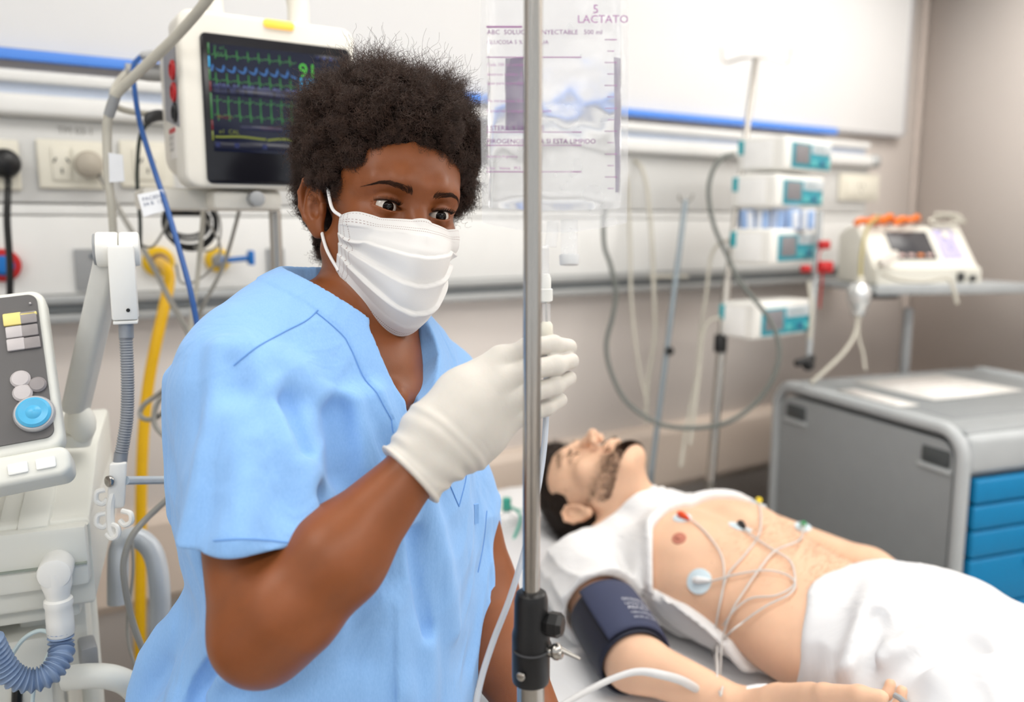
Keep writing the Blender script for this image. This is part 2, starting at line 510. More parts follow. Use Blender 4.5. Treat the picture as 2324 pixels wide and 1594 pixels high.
# ---- bed head supply unit
zt = [wz(100, y, .09) for y in (158, 186, 214, 264)]
M_UNIT = mat('supply_unit_white', (228, 228, 226), .45, var=.01)
M_UNITG = mat('supply_unit_grey', (206, 206, 204), .5, var=.01)
M_RAIL = mat('rail_aluminium', (176, 178, 178), .42, .45, var=.03)
xe = wx(1985, 350, .09); xl = LW + .02
unit_ = thing('supply_unit', 'long white and grey medical supply unit mounted along the back wall', 'wall panel', ((xe + xl) / 2, WALL, 1.3))
cx, wd = (xe + xl) / 2, xe - xl
MB().box((wd, .075, zt[0] - zt[1]), (cx, WALL - .0375, (zt[0] + zt[1]) / 2), .008).build('upper_channel', M_UNIT, unit_)
MB().box((wd, .05, zt[1] - zt[2]), (cx, WALL - .025, (zt[1] + zt[2]) / 2)).build('reflection_band', mat('reflection_blue_grey', (196, 206, 224), .3), unit_)  # recessed band whose blue tint stands in for a reflection
MB().box((wd, .09, zt[2] - zt[3]), (cx, WALL - .045, (zt[2] + zt[3]) / 2), .012, 3).build('lower_channel', M_UNIT, unit_)
MB().box((.05, .1, zt[2] - zt[3] + .008), (xe + .02, WALL - .05, (zt[2] + zt[3]) / 2), .022, 4).build('end_cap', M_RAIL, unit_)
zj1, zj0 = wz(100, 460, .06), wz(100, 490, .06)
zr1, zr0 = wz(100, 672, .075), wz(100, 737, .075)
MB().box((wd + .02, .055, zt[3] - zj1), (cx + .01, WALL - .0275, (zt[3] + zj1) / 2), .004).build('outlet_panel', M_UNITG, unit_)
MB().box((wd + .02, .05, zj1 - zj0 - .006), (cx + .01, WALL - .025, (zj1 + zj0) / 2), .003).build('joint_strip', M_UNIT, unit_)
MB().box((wd + .02, .058, zj0 - zr1), (cx + .01, WALL - .029, (zj0 + zr1) / 2), .004).build('gas_panel', M_UNIT, unit_)
xr = wx(1938, 610, .08)
h = (zr1 - zr0) / 3
for k, (dy, m_) in enumerate(((.085, M_RAIL), (.065, mat('rail_groove', (132, 136, 138), .5, .3)), (.085, M_RAIL))):
    MB().box((xr - xl, dy, h - .001), ((xr + xl) / 2, WALL - dy / 2, zr1 - h * (k + .5)), .004 if k != 1 else 0).build('equipment_rail', m_, unit_)

# ---- wall guard
M_GUARD = mat('wall_guard', (214, 198, 184), .55, var=.02, stretch=(1, 1, 60), bump=.05)
g1, g0 = wz(300, 1172, .03), wz(300, 1392, .03)
gw = RWALL - LW - .1
prof = [(0, 0), (.02, .006), (.034, .03), (.036, (g1 - g0) / 2), (.034, g1 - g0 - .03), (.02, g1 - g0 - .006), (0, g1 - g0)]
gm = MB()
gm.prism([(a, b) for a, b in prof], gw, 0, M=M4((LW + .05, WALL, g0), X=(0, -1, 0), Y=(0, 0, 1), Z=(1, 0, 0)))
one(gm, 'wall_guard', M_GUARD, 'broad beige wall guard rail low behind the bed', 'wall guard', angle=25)

# ---- socket plates
M_PLATE = mat('socket_ivory', (222, 218, 204), .45, var=.01)
M_HOLE = mat('socket_hole', (50, 48, 44), .7)
def socket_plate(px0, px1, label, mods, py0=320, py1=426):
    a = onY(px0, py0, WALL - .06); b = onY(px1, py1, WALL - .06)
    x0, x1, z1, z0 = a[0], b[0], a[2], b[2] 
    zc = (z0 + z1) / 2; H = .102; w = x1 - x0
    t = thing('socket_plate', label, 'socket', ((x0 + x1) / 2, WALL - .055, zc - H / 2), 'ivory power sockets on the supply unit')
    MB().box((w, .012, H), ((x0 + x1) / 2, WALL - .061, zc), .005, 3).build('frame', M_PLATE, t)
    n = mods; mw = (w - .05) / n
    for k in range(n):
        mx = x0 + .025 + mw * (k + .5)
        mo = MB().box((mw - .003, .006, H - .034), (mx, WALL - .069, zc), .002).build('module', M_PLATE, t)
        for sx, sz, rz in ((-.012, .008, .5), (.012, .008, -.5), (0, -.014, 0)):
            MB().box((.0035, .003, .011), (mx + sx, WALL - .0715, zc + sz), rot=(0, rz, 0)).build('slot', M_HOLE, mo)
    return (x0 + x1) / 2, zc
socket_plate(-70, 50, 'ivory socket plate holding the round black plug', 1)
s2 = socket_plate(80, 240, 'ivory double socket plate holding the beige round plug', 2)
socket_plate(268, 395, 'ivory socket plate half hidden by the monitor', 1)
socket_plate(1905, 1990, 'ivory socket plate near the end of the supply unit beside the pumps', 1, 395, 455)
# stencilled code above the socket
v, f = text_mesh('TM 03-1', .02, M4(onY(130, 302, WALL - .0565), X=(1, 0, 0), Y=(0, 0, 1), Z=(0, -1, 0)))
MB().add(v, f, False).build('lettering', mat('print_grey', (130, 128, 124), .6), unit_, 0)

# plugs
def plug(px, py, m, label, r=.026, cabl=None, off=.075):
    c = onY(px, py, WALL - off)
    t = thing('plug', label, 'plug', c)
    prof = [(r * .75, 0), (r, .006), (r, .022), (r * .9, .034), (r * .55, .042), (.001, .044)]
    MB().lathe(prof, 24, M4((c[0], WALL - off + .004, c[2]), X=(1, 0, 0), Y=(0, 0, 1), Z=(0, -1, 0))).build('plug_body', m, t)
    if cabl: MB().tube([P(*q) for q in cabl[0]], cabl[1], 8).build('cord', cabl[2], t)
    return t
plug(10, 372, BLACK_PL, 'round black plug with black cord in the socket at the picture edge', .03, ([(18, 396, 1.70), (18, 430, 1.64), (16, 500, 1.63), (22, 600, 1.64), (22, 700, 1.66), (20, 800, 1.68)], .0065, CABLE_BLACK))
MB().cyl(P(17, 394, 1.70), P(18, 428, 1.64), .006).build('metal_sleeve', CHROME, bpy.data.objects['plug'])
plug(200, 374, mat('beige_plug', (176, 168, 154), .5), 'round beige plug with long cord in the double socket', .028,
     ([(222, 392, 1.80), (250, 440, 1.76), (290, 510, 1.72), (345, 600, 1.66), (385, 680, 1.62), (430, 760, 1.6), (470, 850, 1.6), (500, 950, 1.62)], .0055, CABLE_GREY))

# grey bracket plates on the gas panel
for k, (px, py, ww, hh) in enumerate(((212, 612, 64, 88), (626, 600, 38, 76))):
    c = onY(px, py, WALL - .062); s = 1 / 980
    t = thing('bracket_plate', ['grey screwed bracket plate beside the white pendant arm', 'grey screwed bracket plate behind the steel stand pole'][k], 'bracket', c, 'grey bracket plates on the gas panel')
    MB().box((ww * s * 1.1, .008, hh * s), tuple(c), .002).build('plate', GREY_PL, t)
    for dz in (.33, -.3):
        MB().cyl((c[0], c[1] - .003, c[2] + hh * s * dz), (c[0], c[1] - .008, c[2] + hh * s * dz), .006, n=12).build('screw', CHROME, t)

# gas outlets
M_YEL = mat('yellow_plastic', (226, 184, 20), .45, var=.03)
M_RED = mat('red_plastic', (190, 28, 30), .45)
M_BLUEP = mat('blue_plastic', (24, 110, 190), .4)
M_BRASS = mat('brass', (170, 140, 110), .35, .8)
def gas(px, py, ring, core, label, r=.03):
    c = onY(px, py, WALL - .06)
    t = thing('gas_outlet', label, 'gas outlet', c, 'gas outlets on the supply unit')
    R = M4((c[0], WALL - .056, c[2]), X=(1, 0, 0), Y=(0, 0, 1), Z=(0, -1, 0))
    MB().lathe([(r * .9, 0), (r, .004), (r, .018), (r * .85, .024), (r * .6, .025)], 24, R).build('ring', ring, t)
    MB().lathe([(r * .6, .02), (r * .6, .034), (r * .4, .042), (.001, .043)], 20, R).build('core', core, t)
    return t, c
gas(6, 602, M_RED, M_BLUEP, 'red ringed gas outlet with blue centre by the black cord', .034)
g2, gc2 = gas(358, 594, M_YEL, M_BRASS, 'yellow gas outlet feeding the thick yellow hose', .034)
g3, gc3 = gas(492, 590, M_YEL, GREY_PL, 'small yellow gas outlet with a blue handle', .028)
MB().cyl(gc3 + [0.0, -.05, 0], gc3 + [.055, -.07, .005], .006).box((.012, .03, .034), tuple(gc3 + [.06, -.07, .006]), .004).build('handle', M_BLUEP, g3)
cable('yellow_hose', [(362, 596, 1.83), (380, 612, 1.77), (384, 640, 1.75), (372, 700, 1.73), (352, 790, 1.72), (336, 880, 1.72), (326, 980, 1.72), (321, 1100, 1.72), (319, 1250, 1.73), (318, 1400, 1.74), (318, 1560, 1.76), (318, 1800, 1.8)], .0115, mat('yellow_hose', (236, 184, 8), .4, var=.03), 'thick yellow gas hose hanging from the yellow outlet', 'hose', n=14)

# ================================================================== patient monitor
M_MON = mat('monitor_ivory', (226, 222, 212), .42, var=.015)
M_BEZ = mat('black_glass', (20, 20, 26), .18, var=.05)
YM = 1.36
tl, tr_, bl = onY(452, 72, YM), onY(792, 106, YM), onY(446, 419, YM)
mw, mh = tr_[0] - tl[0], tl[2] - bl[2]
mx0, mz1 = tl[0], tl[2]; mz0 = bl[2]; mx1 = mx0 + mw
ML, MRt = onY(402, 60, YM)[0], onY(805, 110, YM)[0]
MT = onY(600, 40, YM)[2] ; MBo = mz0 - .004
mon = thing('patient_monitor', 'ivory patient monitor with dark screen showing green and blue traces', 'monitor', ((mx0 + mx1) / 2, YM + .1, MBo))
# housing: rounded front frame and a deeper back shell
out = []
def rrect(x0, x1, z0, z1, r, n=6):
    o = []
    for cx_, cz_, a0 in ((x1 - r, z0 + r, -90), (x1 - r, z1 - r, 0), (x0 + r, z1 - r, 90), (x0 + r, z0 + r, 180)):
        for k in range(n + 1):
            a = math.radians(a0 + 90 * k / n); o.append((cx_ + r * math.cos(a), cz_ + r * math.sin(a)))
    return o
XZ = lambda y: M4((0, y, 0), X=(1, 0, 0), Y=(0, 0, 1), Z=(0, 1, 0))
MB().prism(rrect(ML, MRt, MBo, MT, .022), .07, .006, 3, XZ(YM)).build('front_housing', M_MON, mon)
MB().prism(rrect(ML + .006, MRt - .01, MBo + .02, MT - .006, .035), .13, .02, 3, XZ(YM + .068)).build('back_housing', M_MON, mon)
MB().prism(rrect(mx0, mx1, mz0 + .002, mz1, .009), .006, .002, 2, XZ(YM - .004)).build('bezel', M_BEZ, mon)
sx0, sz1 = onY(474, 97, YM - .005)[0], onY(474, 97, YM - .005)[2]
sz0 = onY(468, 342, YM - .005)[2]; sx1 = sx0 + (mx1 - sx0) - .02
sw, sh = sx1 - sx0, sz1 - sz0
M_SCR = mat('screen_dark_blue', (14, 18, 34), .12, var=.1, emit=(22, 26, 48), estr=.35)
scr = MB().box((sw, .0015, sh), ((sx0 + sx1) / 2, YM - .0045, (sz0 + sz1) / 2)).build('screen', M_SCR, mon)
def led(n, c, s=1.0): return mat(n, tuple(int(v * .25) for v in c), .4, emit=c, estr=s)
L_G, L_B, L_Y, L_W, L_R = led('trace_green', (70, 150, 80), .6), led('trace_blue', (60, 120, 190), .7), led('trace_olive', (140, 150, 50), .6), led('glyph_pale_blue', (130, 140, 210), .6), led('glyph_red', (150, 40, 44), .5)
L_G2, L_B2 = led('digit_green', (80, 200, 60), 1.0), led('digit_cyan', (50, 170, 225), 1.0)
def trace(pts, w, m, name='trace'):
    v, f = [], []
    pts = np.array(pts)
    for i, (a, c) in enumerate(pts):
        j0, j1 = max(0, i - 1), min(len(pts) - 1, i + 1)
        t = pts[j1] - pts[j0]; n = unit([-t[1] * sh, t[0] * sw]) if True else 0
        # constant width across the stroke
        for s in (1, -1):
            v.append((sx0 + a * sw + n[0] * w * s, YM - .0056, sz1 - c * sh + n[1] * w * s * -1 * -1))
    f = [(2 * i, 2 * i + 1, 2 * i + 3, 2 * i + 2) for i in range(len(pts) - 1)]
    return MB().add(v, f, False).build(name, m, scr, 0)
def ecg(y, amp, inv=False, x1=.64, ph=0.0, n=8):
    o = []
    for k in range(n):
        x = x1 * (k + ph) / n; w = x1 / n
        for dx, dy in ((.0, .0), (.12, -.1), (.22, 0), (.30, .0), (.34, 1.0), (.38, -.75), (.44, 0), (.6, -.18), (.72, -.26), (.84, -.05), (.98, 0)):
            o.append((min(x1, x + dx * w) + .01, y - amp * dy * (-1 if inv else 1)))
    return o
trace(ecg(.10, .055), .0008, L_G); trace(ecg(.33, .065), .0008, L_G)
pl = [(.01 + .64 * x, .215 + .04 * (1 - 2 * math.exp(-3.0 * ((x * 8) % 1)) if (x * 8) % 1 > .12 else 1 - 2 * ((x * 8) % 1) / .12)) for x in np.linspace(0, 1, 200)]
trace(pl, .0017, L_B)
trace(ecg(.53, .07, True), .0008, L_G); trace(ecg(.655, .075, False, ph=.02), .0008, L_G)
trace([(.01 + .38 * x, .865 - .012 * math.sin(x * 3.14) ** 2) for x in np.linspace(0, 1, 30)], .0016, L_Y)
trace([(.40 + .6 * x, .875 - .022 * math.sin(x * 5.5 + .4) ** 2) for x in np.linspace(0, 1, 40)], .0016, L_Y)
def scr_text(s, a, c, size, m, name='reading'):
    v, f = text_mesh(s, size, M4((sx0 + a * sw, YM - .0057, sz1 - c * sh), X=(1, 0, 0), Y=(0, 0, 1), Z=(0, -1, 0)))
    return MB().add(v, f, False).build(name, m, scr, 0)
scr_text('91', .665, .235, .031, L_G2); scr_text('100', .645, .375, .031, L_B2)
scr_text('II  x1', .03, .05, .008, L_G, 'lettering'); scr_text('SpO2 %', .70, .265, .008, L_B, 'lettering')
scr_text('FC', .05, .115, .009, L_G, 'lettering')
def bar(a0, a1, c0, c1, m, name='panel'):
    return MB().box(((a1 - a0) * sw, .0006, (c1 - c0) * sh), (sx0 + (a0 + a1) / 2 * sw, YM - .0054, sz1 - (c0 + c1) / 2 * sh)).build(name, m, scr, 0)
L_P1 = led('panel_violet', (44, 50, 96), .35); L_P2 = led('panel_maroon', (70, 24, 34), .35); L_P3 = led('panel_indigo', (30, 34, 66), .35)
bar(.0, .675, .385, .405, L_P1); bar(.0, .675, .408, .47, L_P3); bar(.685, 1.0, .395, .47, L_P2); bar(.2, .52, .745, .785, L_P1); bar(0, 1, .905, .975, L_P3); bar(.79, 1, 0, .055, L_P3)
for r_ in range(3):
    scr_text(['HORA  FC  RESP  SpO2  PNI   TEMP', '08:12  88  16  99   118/76  36.5', '08:00  90  15  99   121/78  36.6'][r_], .02, .403 + r_ * .028, .0085, L_W, 'lettering')
scr_text('ALARMA', .35, .775, .008, L_R, 'lettering'); scr_text('x1  CAL', .04, .83, .009, L_Y, 'lettering'); scr_text('BRAZO', .03, .69, .007, L_R, 'lettering')
for a in (.01, .15, .36): bar(a, a + .035, .915, .96, L_W, 'icon')
for a in (.81, .86, .92): bar(a, a + .025, .015, .042, L_W, 'icon')
for c0, c1, m_ in ((0, .10, L_G), (.12, .22, L_B2), (.24, .34, L_G), (.35, .44, L_R), (.46, .70, L_G), (.71, .80, L_R), (.81, .90, L_Y)): bar(-.012, .0, c0, c1, m_, 'marker')
# alarm light
MB().box((.05, .02, .014), (onY(633, 60, YM)[0], YM + .004, MT - .008), .006).build('alarm_light', mat('amber_lens', (255, 198, 80), .3, emit=(255, 190, 70), estr=.7), mon)
# handle
hx0, hx1 = onY(486, 30, YM + .06)[0], onY(680, 40, YM + .06)[0]
hz = MT + .085
MB().tube([(hx0, YM + .07, MT - .01), (hx0, YM + .07, MT + .05), (hx0 + .02, YM + .07, hz), ((hx0 + hx1) / 2, YM + .07, hz + .01), (hx1 - .02, YM + .07, hz), (hx1, YM + .07, MT + .05), (hx1, YM + .07, MT - .01)], .018, 14).build('handle', M_MON, mon)
# connector bay on its side
xs = ML + .004
def onside(px, py, x=xs): return onX(px, py, x)
MB().prism([(YM + .02, onside(392, 95)[2] + .0), (YM + .105, onside(355, 150)[2] + .02), (YM + .115, onside(355, 290)[2]), (YM + .02, onside(390, 300)[2])], .010, 0, 1, M4((ML - .002, 0, 0), X=(0, 1, 0), Y=(0, 0, 1), Z=(1, 0, 0))).build('connector_bay', mat('bay_grey', (140, 140, 144), .5), mon)
for py, m_ in ((172, M_RED), (222, M_RED), (268, BLACK_PL)):
    c = np.array([ML - .003, YM + .035, onside(387, py)[2]])
    MB().lathe([(.015, 0), (.015, .004), (.010, .006), (.009, .003), (.001, .003)], 20, M4(c + [.002, 0, 0], X=(0, 1, 0), Y=(0, 0, 1), Z=(-1, 0, 0))).build('connector_port', m_, mon)
stk = MB().box((.0012, .05, .05), (ML - .0002 + .0004, YM + .075, onside(372, 335)[2])).build('sticker', mat('paper_label', (226, 222, 216), .6), mon)
MB().box((.001, .044, .007), (ML - .0014 + .0004, YM + .075, onside(372, 335)[2] + .018)).build('print_bar', M_RED, stk)
v, f = text_mesh('TOSHIBA'[:0] + 'SERVICE\nREV. 06\nN 04417', .009, M4((ML - .0016, YM + .097, onside(372, 335)[2] + .004), X=(0, -1, 0), Y=(0, 0, 1), Z=(-1, 0, 0)))
MB().add(v, f, False).build('lettering', mat('print_grey', (130, 128, 124), .6), stk, 0)
# base bracket and stand
bx = onY(560, 440, YM + .08)[0]
MB().box((.22, .09, .035), (onY(480, 440, YM + .1)[0], YM + .12, MBo - .016), .008).box((.11, .06, .03), (onY(560, 435, YM + .03)[0], YM + .05, MBo - .018), .008).build('mount_bracket', M_MON, mon)
MB().cyl((onY(575, 437, YM + .02)[0], YM + .02, MBo - .016), (onY(575, 437, YM + .02)[0], YM - .005, MBo - .016), .012, n=16, bev=.002).build('mount_knob', GREY_PL, mon)
pb = onY(627, 560, YM + .12)
mpole = thing('monitor_stand', 'slim steel stand pole under the patient monitor', 'stand', (pb[0], pb[1], 0))
MB().cyl((pb[0], pb[1], .1), (pb[0], pb[1], MBo - .03), .0105, n=20).build('pole', CHROME, mpole)
ft = MB()
for k in range(4):
    a = k * math.pi / 2 + .3; ft.tube([(pb[0], pb[1], .12), (pb[0] + .2 * math.cos(a), pb[1] + .2 * math.sin(a), .03)], .014, 8, smoothpath=False)
ft.build('foot', CHROME, mpole)

# ---- plugs and leads at the monitor
def lead(name, label, plug_pts, pr, pm, cab, cr_, cm, n=8):
    t = thing(name, label, 'cable', P(*cab[-1]))
    MB().tube([P(*q) for q in plug_pts], pr, 14).build('connector', pm, t)
    MB().tube([P(*q) for q in cab], cr_, n).build('lead', cm, t)
    return t
DM = 1.42
M_CONG = mat('connector_grey', (168, 168, 168), .45)
bl_ = lead('blue_lead', 'blue sensor lead with a white paper tag hanging beside the monitor', [(394, 127, 1.455), (365, 126, 1.44), (330, 127, 1.42), (318, 129, 1.42)], [.0095, .0098, .008, .004], M_CONG,
     [(318, 129, 1.42), (303, 150, 1.38), (305, 200, 1.34), (318, 280, 1.30), (345, 370, 1.28), (375, 460, 1.26), (405, 560, 1.24), (432, 660, 1.22), (448, 740, 1.21), (462, 800, 1.20), (480, 880, 1.2)], .0040, mat('blue_cable', (20, 78, 146), .45))
q = [P(312, 442, 1.262), P(368, 430, 1.262), P(384, 476, 1.258), P(326, 492, 1.258)]
tg = MB().add([*q, *[x + cF * .0012 for x in q]], [(3, 2, 1, 0), (4, 5, 6, 7), (0, 1, 5, 4), (1, 2, 6, 5), (2, 3, 7, 6), (3, 0, 4, 7)], False).build('paper_tag', mat('paper_white', (232, 234, 238), .6), bl_, 0)
ex_ = unit(q[1] - q[0]); ey_ = unit(q[0] - q[3])
v, f = text_mesh('ARSCHTR'[:0] + 'PACIENTE\n04 B  12', .0085, M4(q[0] + ex_ * .005 - ey_ * .012 - cF * .0006, X=ex_, Y=ey_, Z=np.cross(ex_, ey_)))
MB().add(v, f, False).build('lettering', mat('print_blue_grey', (120, 128, 150), .6), tg, 0)
lead('grey_lead', 'thick grey lead in the large round monitor connector', [(372, 166, 1.47), (340, 165, 1.45), (312, 163, 1.43), (285, 160, 1.42)], [.0155, .0150, .0130, .012], M_CONG,
     [(290, 161, 1.42), (268, 185, 1.40), (255, 215, 1.38), (262, 240, 1.40), (290, 252, 1.42), (330, 258, 1.44), (362, 262, 1.46)], .0052, CABLE_BEIGE)
lead('dark_lead', 'thin dark lead in the angled black monitor connector', [(388, 266, 1.465), (360, 262, 1.45), (340, 268, 1.44), (333, 282, 1.44)], [.0085, .010, .0098, .005], DARK_PL,
     [(333, 282, 1.44), (318, 310, 1.45), (312, 370, 1.47), (312, 430, 1.49), (318, 500, 1.52), (318, 560, 1.55)], .0034, mat('dark_green_cable', (50, 58, 54), .5))
hs = thing('beige_hose', 'long pale hose sweeping from the top past the monitor with a taped label', 'hose', P(245, 540, 1.3))
MB().tube([P(560, -130, 1.1), P(470, 0, 1.15), P(400, 82, 1.2), P(340, 140, 1.23), P(285, 192, 1.25), P(258, 225, 1.26), P(245, 270, 1.27), P(243, 320, 1.28), P(246, 400, 1.29), P(252, 460, 1.3), P(258, 540, 1.32), P(262, 640, 1.34)], [.0072, .0072, .0075, .0072, .0070, .0070, .0062, .0062, .0062], 12).build('hose', CABLE_BEIGE, hs)
MB().cyl(P(262, 218, 1.258), P(247, 262, 1.268), .0078, n=14).build('cuff_sleeve', GREY_PL, hs)
q = [P(246, 346, 1.275), P(278, 352, 1.275), P(282, 412, 1.285), P(248, 414, 1.285)]
MB().add([*q, *[x + cF * .0012 for x in q]], [(3, 2, 1, 0), (4, 5, 6, 7), (0, 1, 5, 4), (1, 2, 6, 5), (2, 3, 7, 6), (3, 0, 4, 7)], False).build('tape_label', mat('paper_white', (232, 234, 238), .6), hs, 0)
# coil of cables and loose leads behind
coil = MB()
rng2 = np.random.default_rng(3)
for k in range(5):
    c = P(425, 505, 1.62); a = np.linspace(0, 6.4, 22); rr = .034 + .006 * rng2.random()
    coil.tube([c + R_ * rr * math.cos(t + k) * (1.1 + .1 * k % 2) + Z_ * (rr + .006 * (k - 2)) * math.sin(t + k) * 1.15 + F_ * .004 * k for t in a], .0032, 6, 2)
one(coil, 'cable_coil', CABLE_BLACK, 'coil of thin black cables hanging under the monitor', 'cable')
one(MB().box((.075, .03, .035), tuple(P(425, 470, 1.66)), .008), 'cable_hook', BLACK_PL, 'black plastic hook holding the cable coil', 'hook')
for k, (nm, pts, r_, m_, lb) in enumerate((
    ('pale_lead', [(462, 430, 1.5), (460, 500, 1.5), (455, 560, 1.5), (447, 640, 1.5), (436, 720, 1.5), (432, 800, 1.5), (440, 900, 1.5)], .0044, CABLE_BEIGE, 'straight pale lead hanging below the monitor left corner'),
    ('pale_lead', [(552, 440, 1.55), (535, 510, 1.55), (512, 590, 1.54), (490, 640, 1.53), (468, 680, 1.52), (450, 720, 1.52), (430, 790, 1.52)], .0036, CABLE_GREY, 'slanting grey lead crossing the small yellow gas outlet'),
    ('pale_lead', [(440, 480, 1.62), (480, 470, 1.62), (500, 505, 1.62), (495, 555, 1.62), (470, 570, 1.62), (440, 560, 1.62)], .0022, CABLE_GREY, 'thin grey lead looping beside the cable coil'),
    ('pale_lead', [(318, 556, 1.56), (345, 560, 1.56), (368, 530, 1.56), (385, 490, 1.56)], .0024, CABLE_GREY, 'thin grey lead curving from the dark lead to the coil'),
    ('pale_lead', [(400, 600, 1.6), (410, 640, 1.6), (440, 640, 1.58), (480, 610, 1.58), (500, 560, 1.58), (470, 500, 1.58)], .0022, CABLE_GREY, 'thin grey lead sagging beside the yellow hose'),
    ('knotted_lead', [(470, 850, 1.4), (430, 862, 1.4), (395, 870, 1.4), (360, 895, 1.42), (328, 918, 1.42), (318, 940, 1.42), (330, 952, 1.41), (355, 948, 1.41), (380, 925, 1.40), (375, 900, 1.4), (355, 920, 1.4), (352, 965, 1.4), (385, 1000, 1.4), (420, 1020, 1.4)], .0042, CABLE_GREY, 'knotted grey lead across the yellow hose by the nurse'),
    ('grey_tube', [(440, 1090, 1.15), (400, 1115, 1.15), (375, 1138, 1.14), (330, 1180, 1.12), (298, 1220, 1.10), (281, 1275, 1.09), (284, 1330, 1.09), (298, 1400, 1.10), (318, 1460, 1.11), (345, 1520, 1.12), (390, 1600, 1.14)], .0042, CABLE_GREY, 'grey tube arching over the tubular rail to the nurse'),
    ('thin_tube', [(300, 1225, 1.2), (302, 1300, 1.2), (290, 1400, 1.2), (292, 1460, 1.2), (308, 1520, 1.2), (322, 1600, 1.2)], .0022, CABLE_GREY, 'thin grey tube hanging beside the yellow hose'))):
    cable(nm, pts, r_, m_, lb)

# ================================================================== ventilator
M_VENT = mat('ventilator_ivory', (222, 222, 214), .45, var=.015)
M_VPAN = mat('control_panel_grey', (92, 90, 90), .4, var=.04)
vent = thing('ventilator', 'ivory ventilator with grey control panel and blue knob at the picture edge', 'ventilator', np.array([*P(60, 1400, 1.05)[:2], 0]))
# control head: a tilted slab; corner points taken from its face
DVH = .98
pTR, pBR = P(96, 664, 1.0), P(143, 1010, .94)
ydir = unit(pTR - pBR); tmp = unit(R_ - ydir * (R_ @ ydir)); xdir = unit(tmp * .93 + .36 * F_ + ydir * .06); xdir = unit(xdir - ydir * (xdir @ ydir)); ndir = np.cross(xdir, ydir)   # ndir toward the viewer
Hh = np.linalg.norm(pTR - pBR)
VH = M4(pBR, X=xdir, Y=ydir, Z=ndir)                       # local: x right, y up the slab, z out of its face
Wd = .30
MB().prism(rrect(-Wd, .002, -.004, Hh + .004, .016), .030, .006, 3, VH @ M4((0, 0, -.027))).build('control_head', M_VENT, vent)
pan = MB().prism(rrect(-Wd + .012, -.006, .010, Hh - .004, .010), .003, 0, 1, VH @ M4((0, 0, .0035))).build('control_panel', M_VPAN, vent)
MB().prism(rrect(-Wd + .02, -.070, .030, Hh - .03, .003), .002, 0, 1, VH @ M4((0, 0, .0065))).build('screen', mat('ventilator_screen', (222, 236, 242), .2, emit=(205, 226, 240), estr=.75), vent)
kM = VH
def onpan(px, py):
    r = ray(px, py); n = ndir; t = ((pBR + ndir * .007 - CAM) @ n) / (r @ n); return CAM + r * t
def btn(px, py, w, h_, m, name, rnd=False):
    c = onpan(px, py); s = np.linalg.norm(c - CAM) / FPX
    L = M4(c, X=xdir, Y=ydir, Z=ndir)
    if rnd: return MB().lathe([(w * s, 0), (w * s, .002), (w * s * .8, .0042), (.0005, .0048)], 22, L).build(name, m, pan)
    return MB().box((w * s, h_ * s, .004), (0, 0, .001), .0018, 2, M=L).build(name, m, pan)
M_BT = mat('button_silver', (190, 184, 184), .4); M_BT2 = mat('button_dark', (142, 136, 136), .4); M_BTY = mat('button_yellow', (232, 214, 132), .4)
btn(29, 726, 33, 27, M_BTY, 'button'); btn(64, 722, 31, 26, M_BT2, 'button'); btn(33, 755, 30, 25, M_BT, 'button'); btn(68, 751, 30, 25, M_BT2, 'button'); btn(37, 783, 32, 26, M_BT, 'button'); btn(73, 779, 30, 25, M_BT2, 'button')
btn(64, 714, 31, 9, M_BTY, 'button_stripe')
btn(47, 862, 18, 0, M_BT, 'round_button', True); btn(52, 893, 18, 0, M_BT, 'round_button', True); btn(86, 874, 16, 0, M_BT2, 'round_button', True)
c = onpan(79, 941); s = np.linalg.norm(c - CAM) / FPX; L = M4(c, X=xdir, Y=ydir, Z=ndir)
kb = MB().lathe([(37 * s, 0), (37 * s, .004), (34 * s, .0065), (31 * s, .0065)], 36, L).build('knob_ring', mat('knob_silver', (186, 186, 188), .35, .3), pan)
MB().lathe([(31 * s, .004), (31 * s, .008), (26 * s, .010), (14 * s, .0085), (10 * s, .010), (.0006, .0115)], 36, L).build('knob', mat('knob_blue', (80, 172, 214), .35), pan)
btn(69, 690, 4, 4, mat('dot_white', (200, 196, 196), .4), 'indicator')
# chin below the panel
MB().prism(rrect(-Wd, .006, -.036, -.002, .012), .045, .006, 3, VH @ M4((0, 0, -.038))).build('head_base', M_VENT, vent)
for x_ in (-.018, -.045, -.075): MB().box((.020, .013, .004), (x_, -.020, .008), .002, M=VH).build('indicator_light', mat('lens_white', (240, 240, 236), .3), vent)
# body: aligned with the wall, right face at x = const
vb = P(205, 1200, 1.02)
VB = np.array([vb[0], vb[1]])
yaw = math.radians(-12)
bx_, by_ = np.array([math.cos(yaw + YAW * -1), math.sin(yaw - YAW), 0]), None
bx_ = unit(R_ * .93 + F_ * .36); by_ = np.array([-bx_[1], bx_[0], 0])      # body axes: right along its front, back into the room
ztop = P(160, 1090, 1.05)[2]; zmid = P(200, 1185, 1.0)[2]; zbot = P(200, 1400, 1.0)[2]
def VBp(x, y, z): return vb * [1, 1, 0] + bx_ * x + by_ * y + Z_ * z
BM = M4(vb * [1, 1, 0], X=bx_, Y=by_, Z=Z_)
MB().prism([(-.42, 0), (0, 0), (0, .34), (-.42, .34)], zmid - zbot, .008, 3, BM @ M4((0, 0, zbot))).build('body', M_VENT, vent)
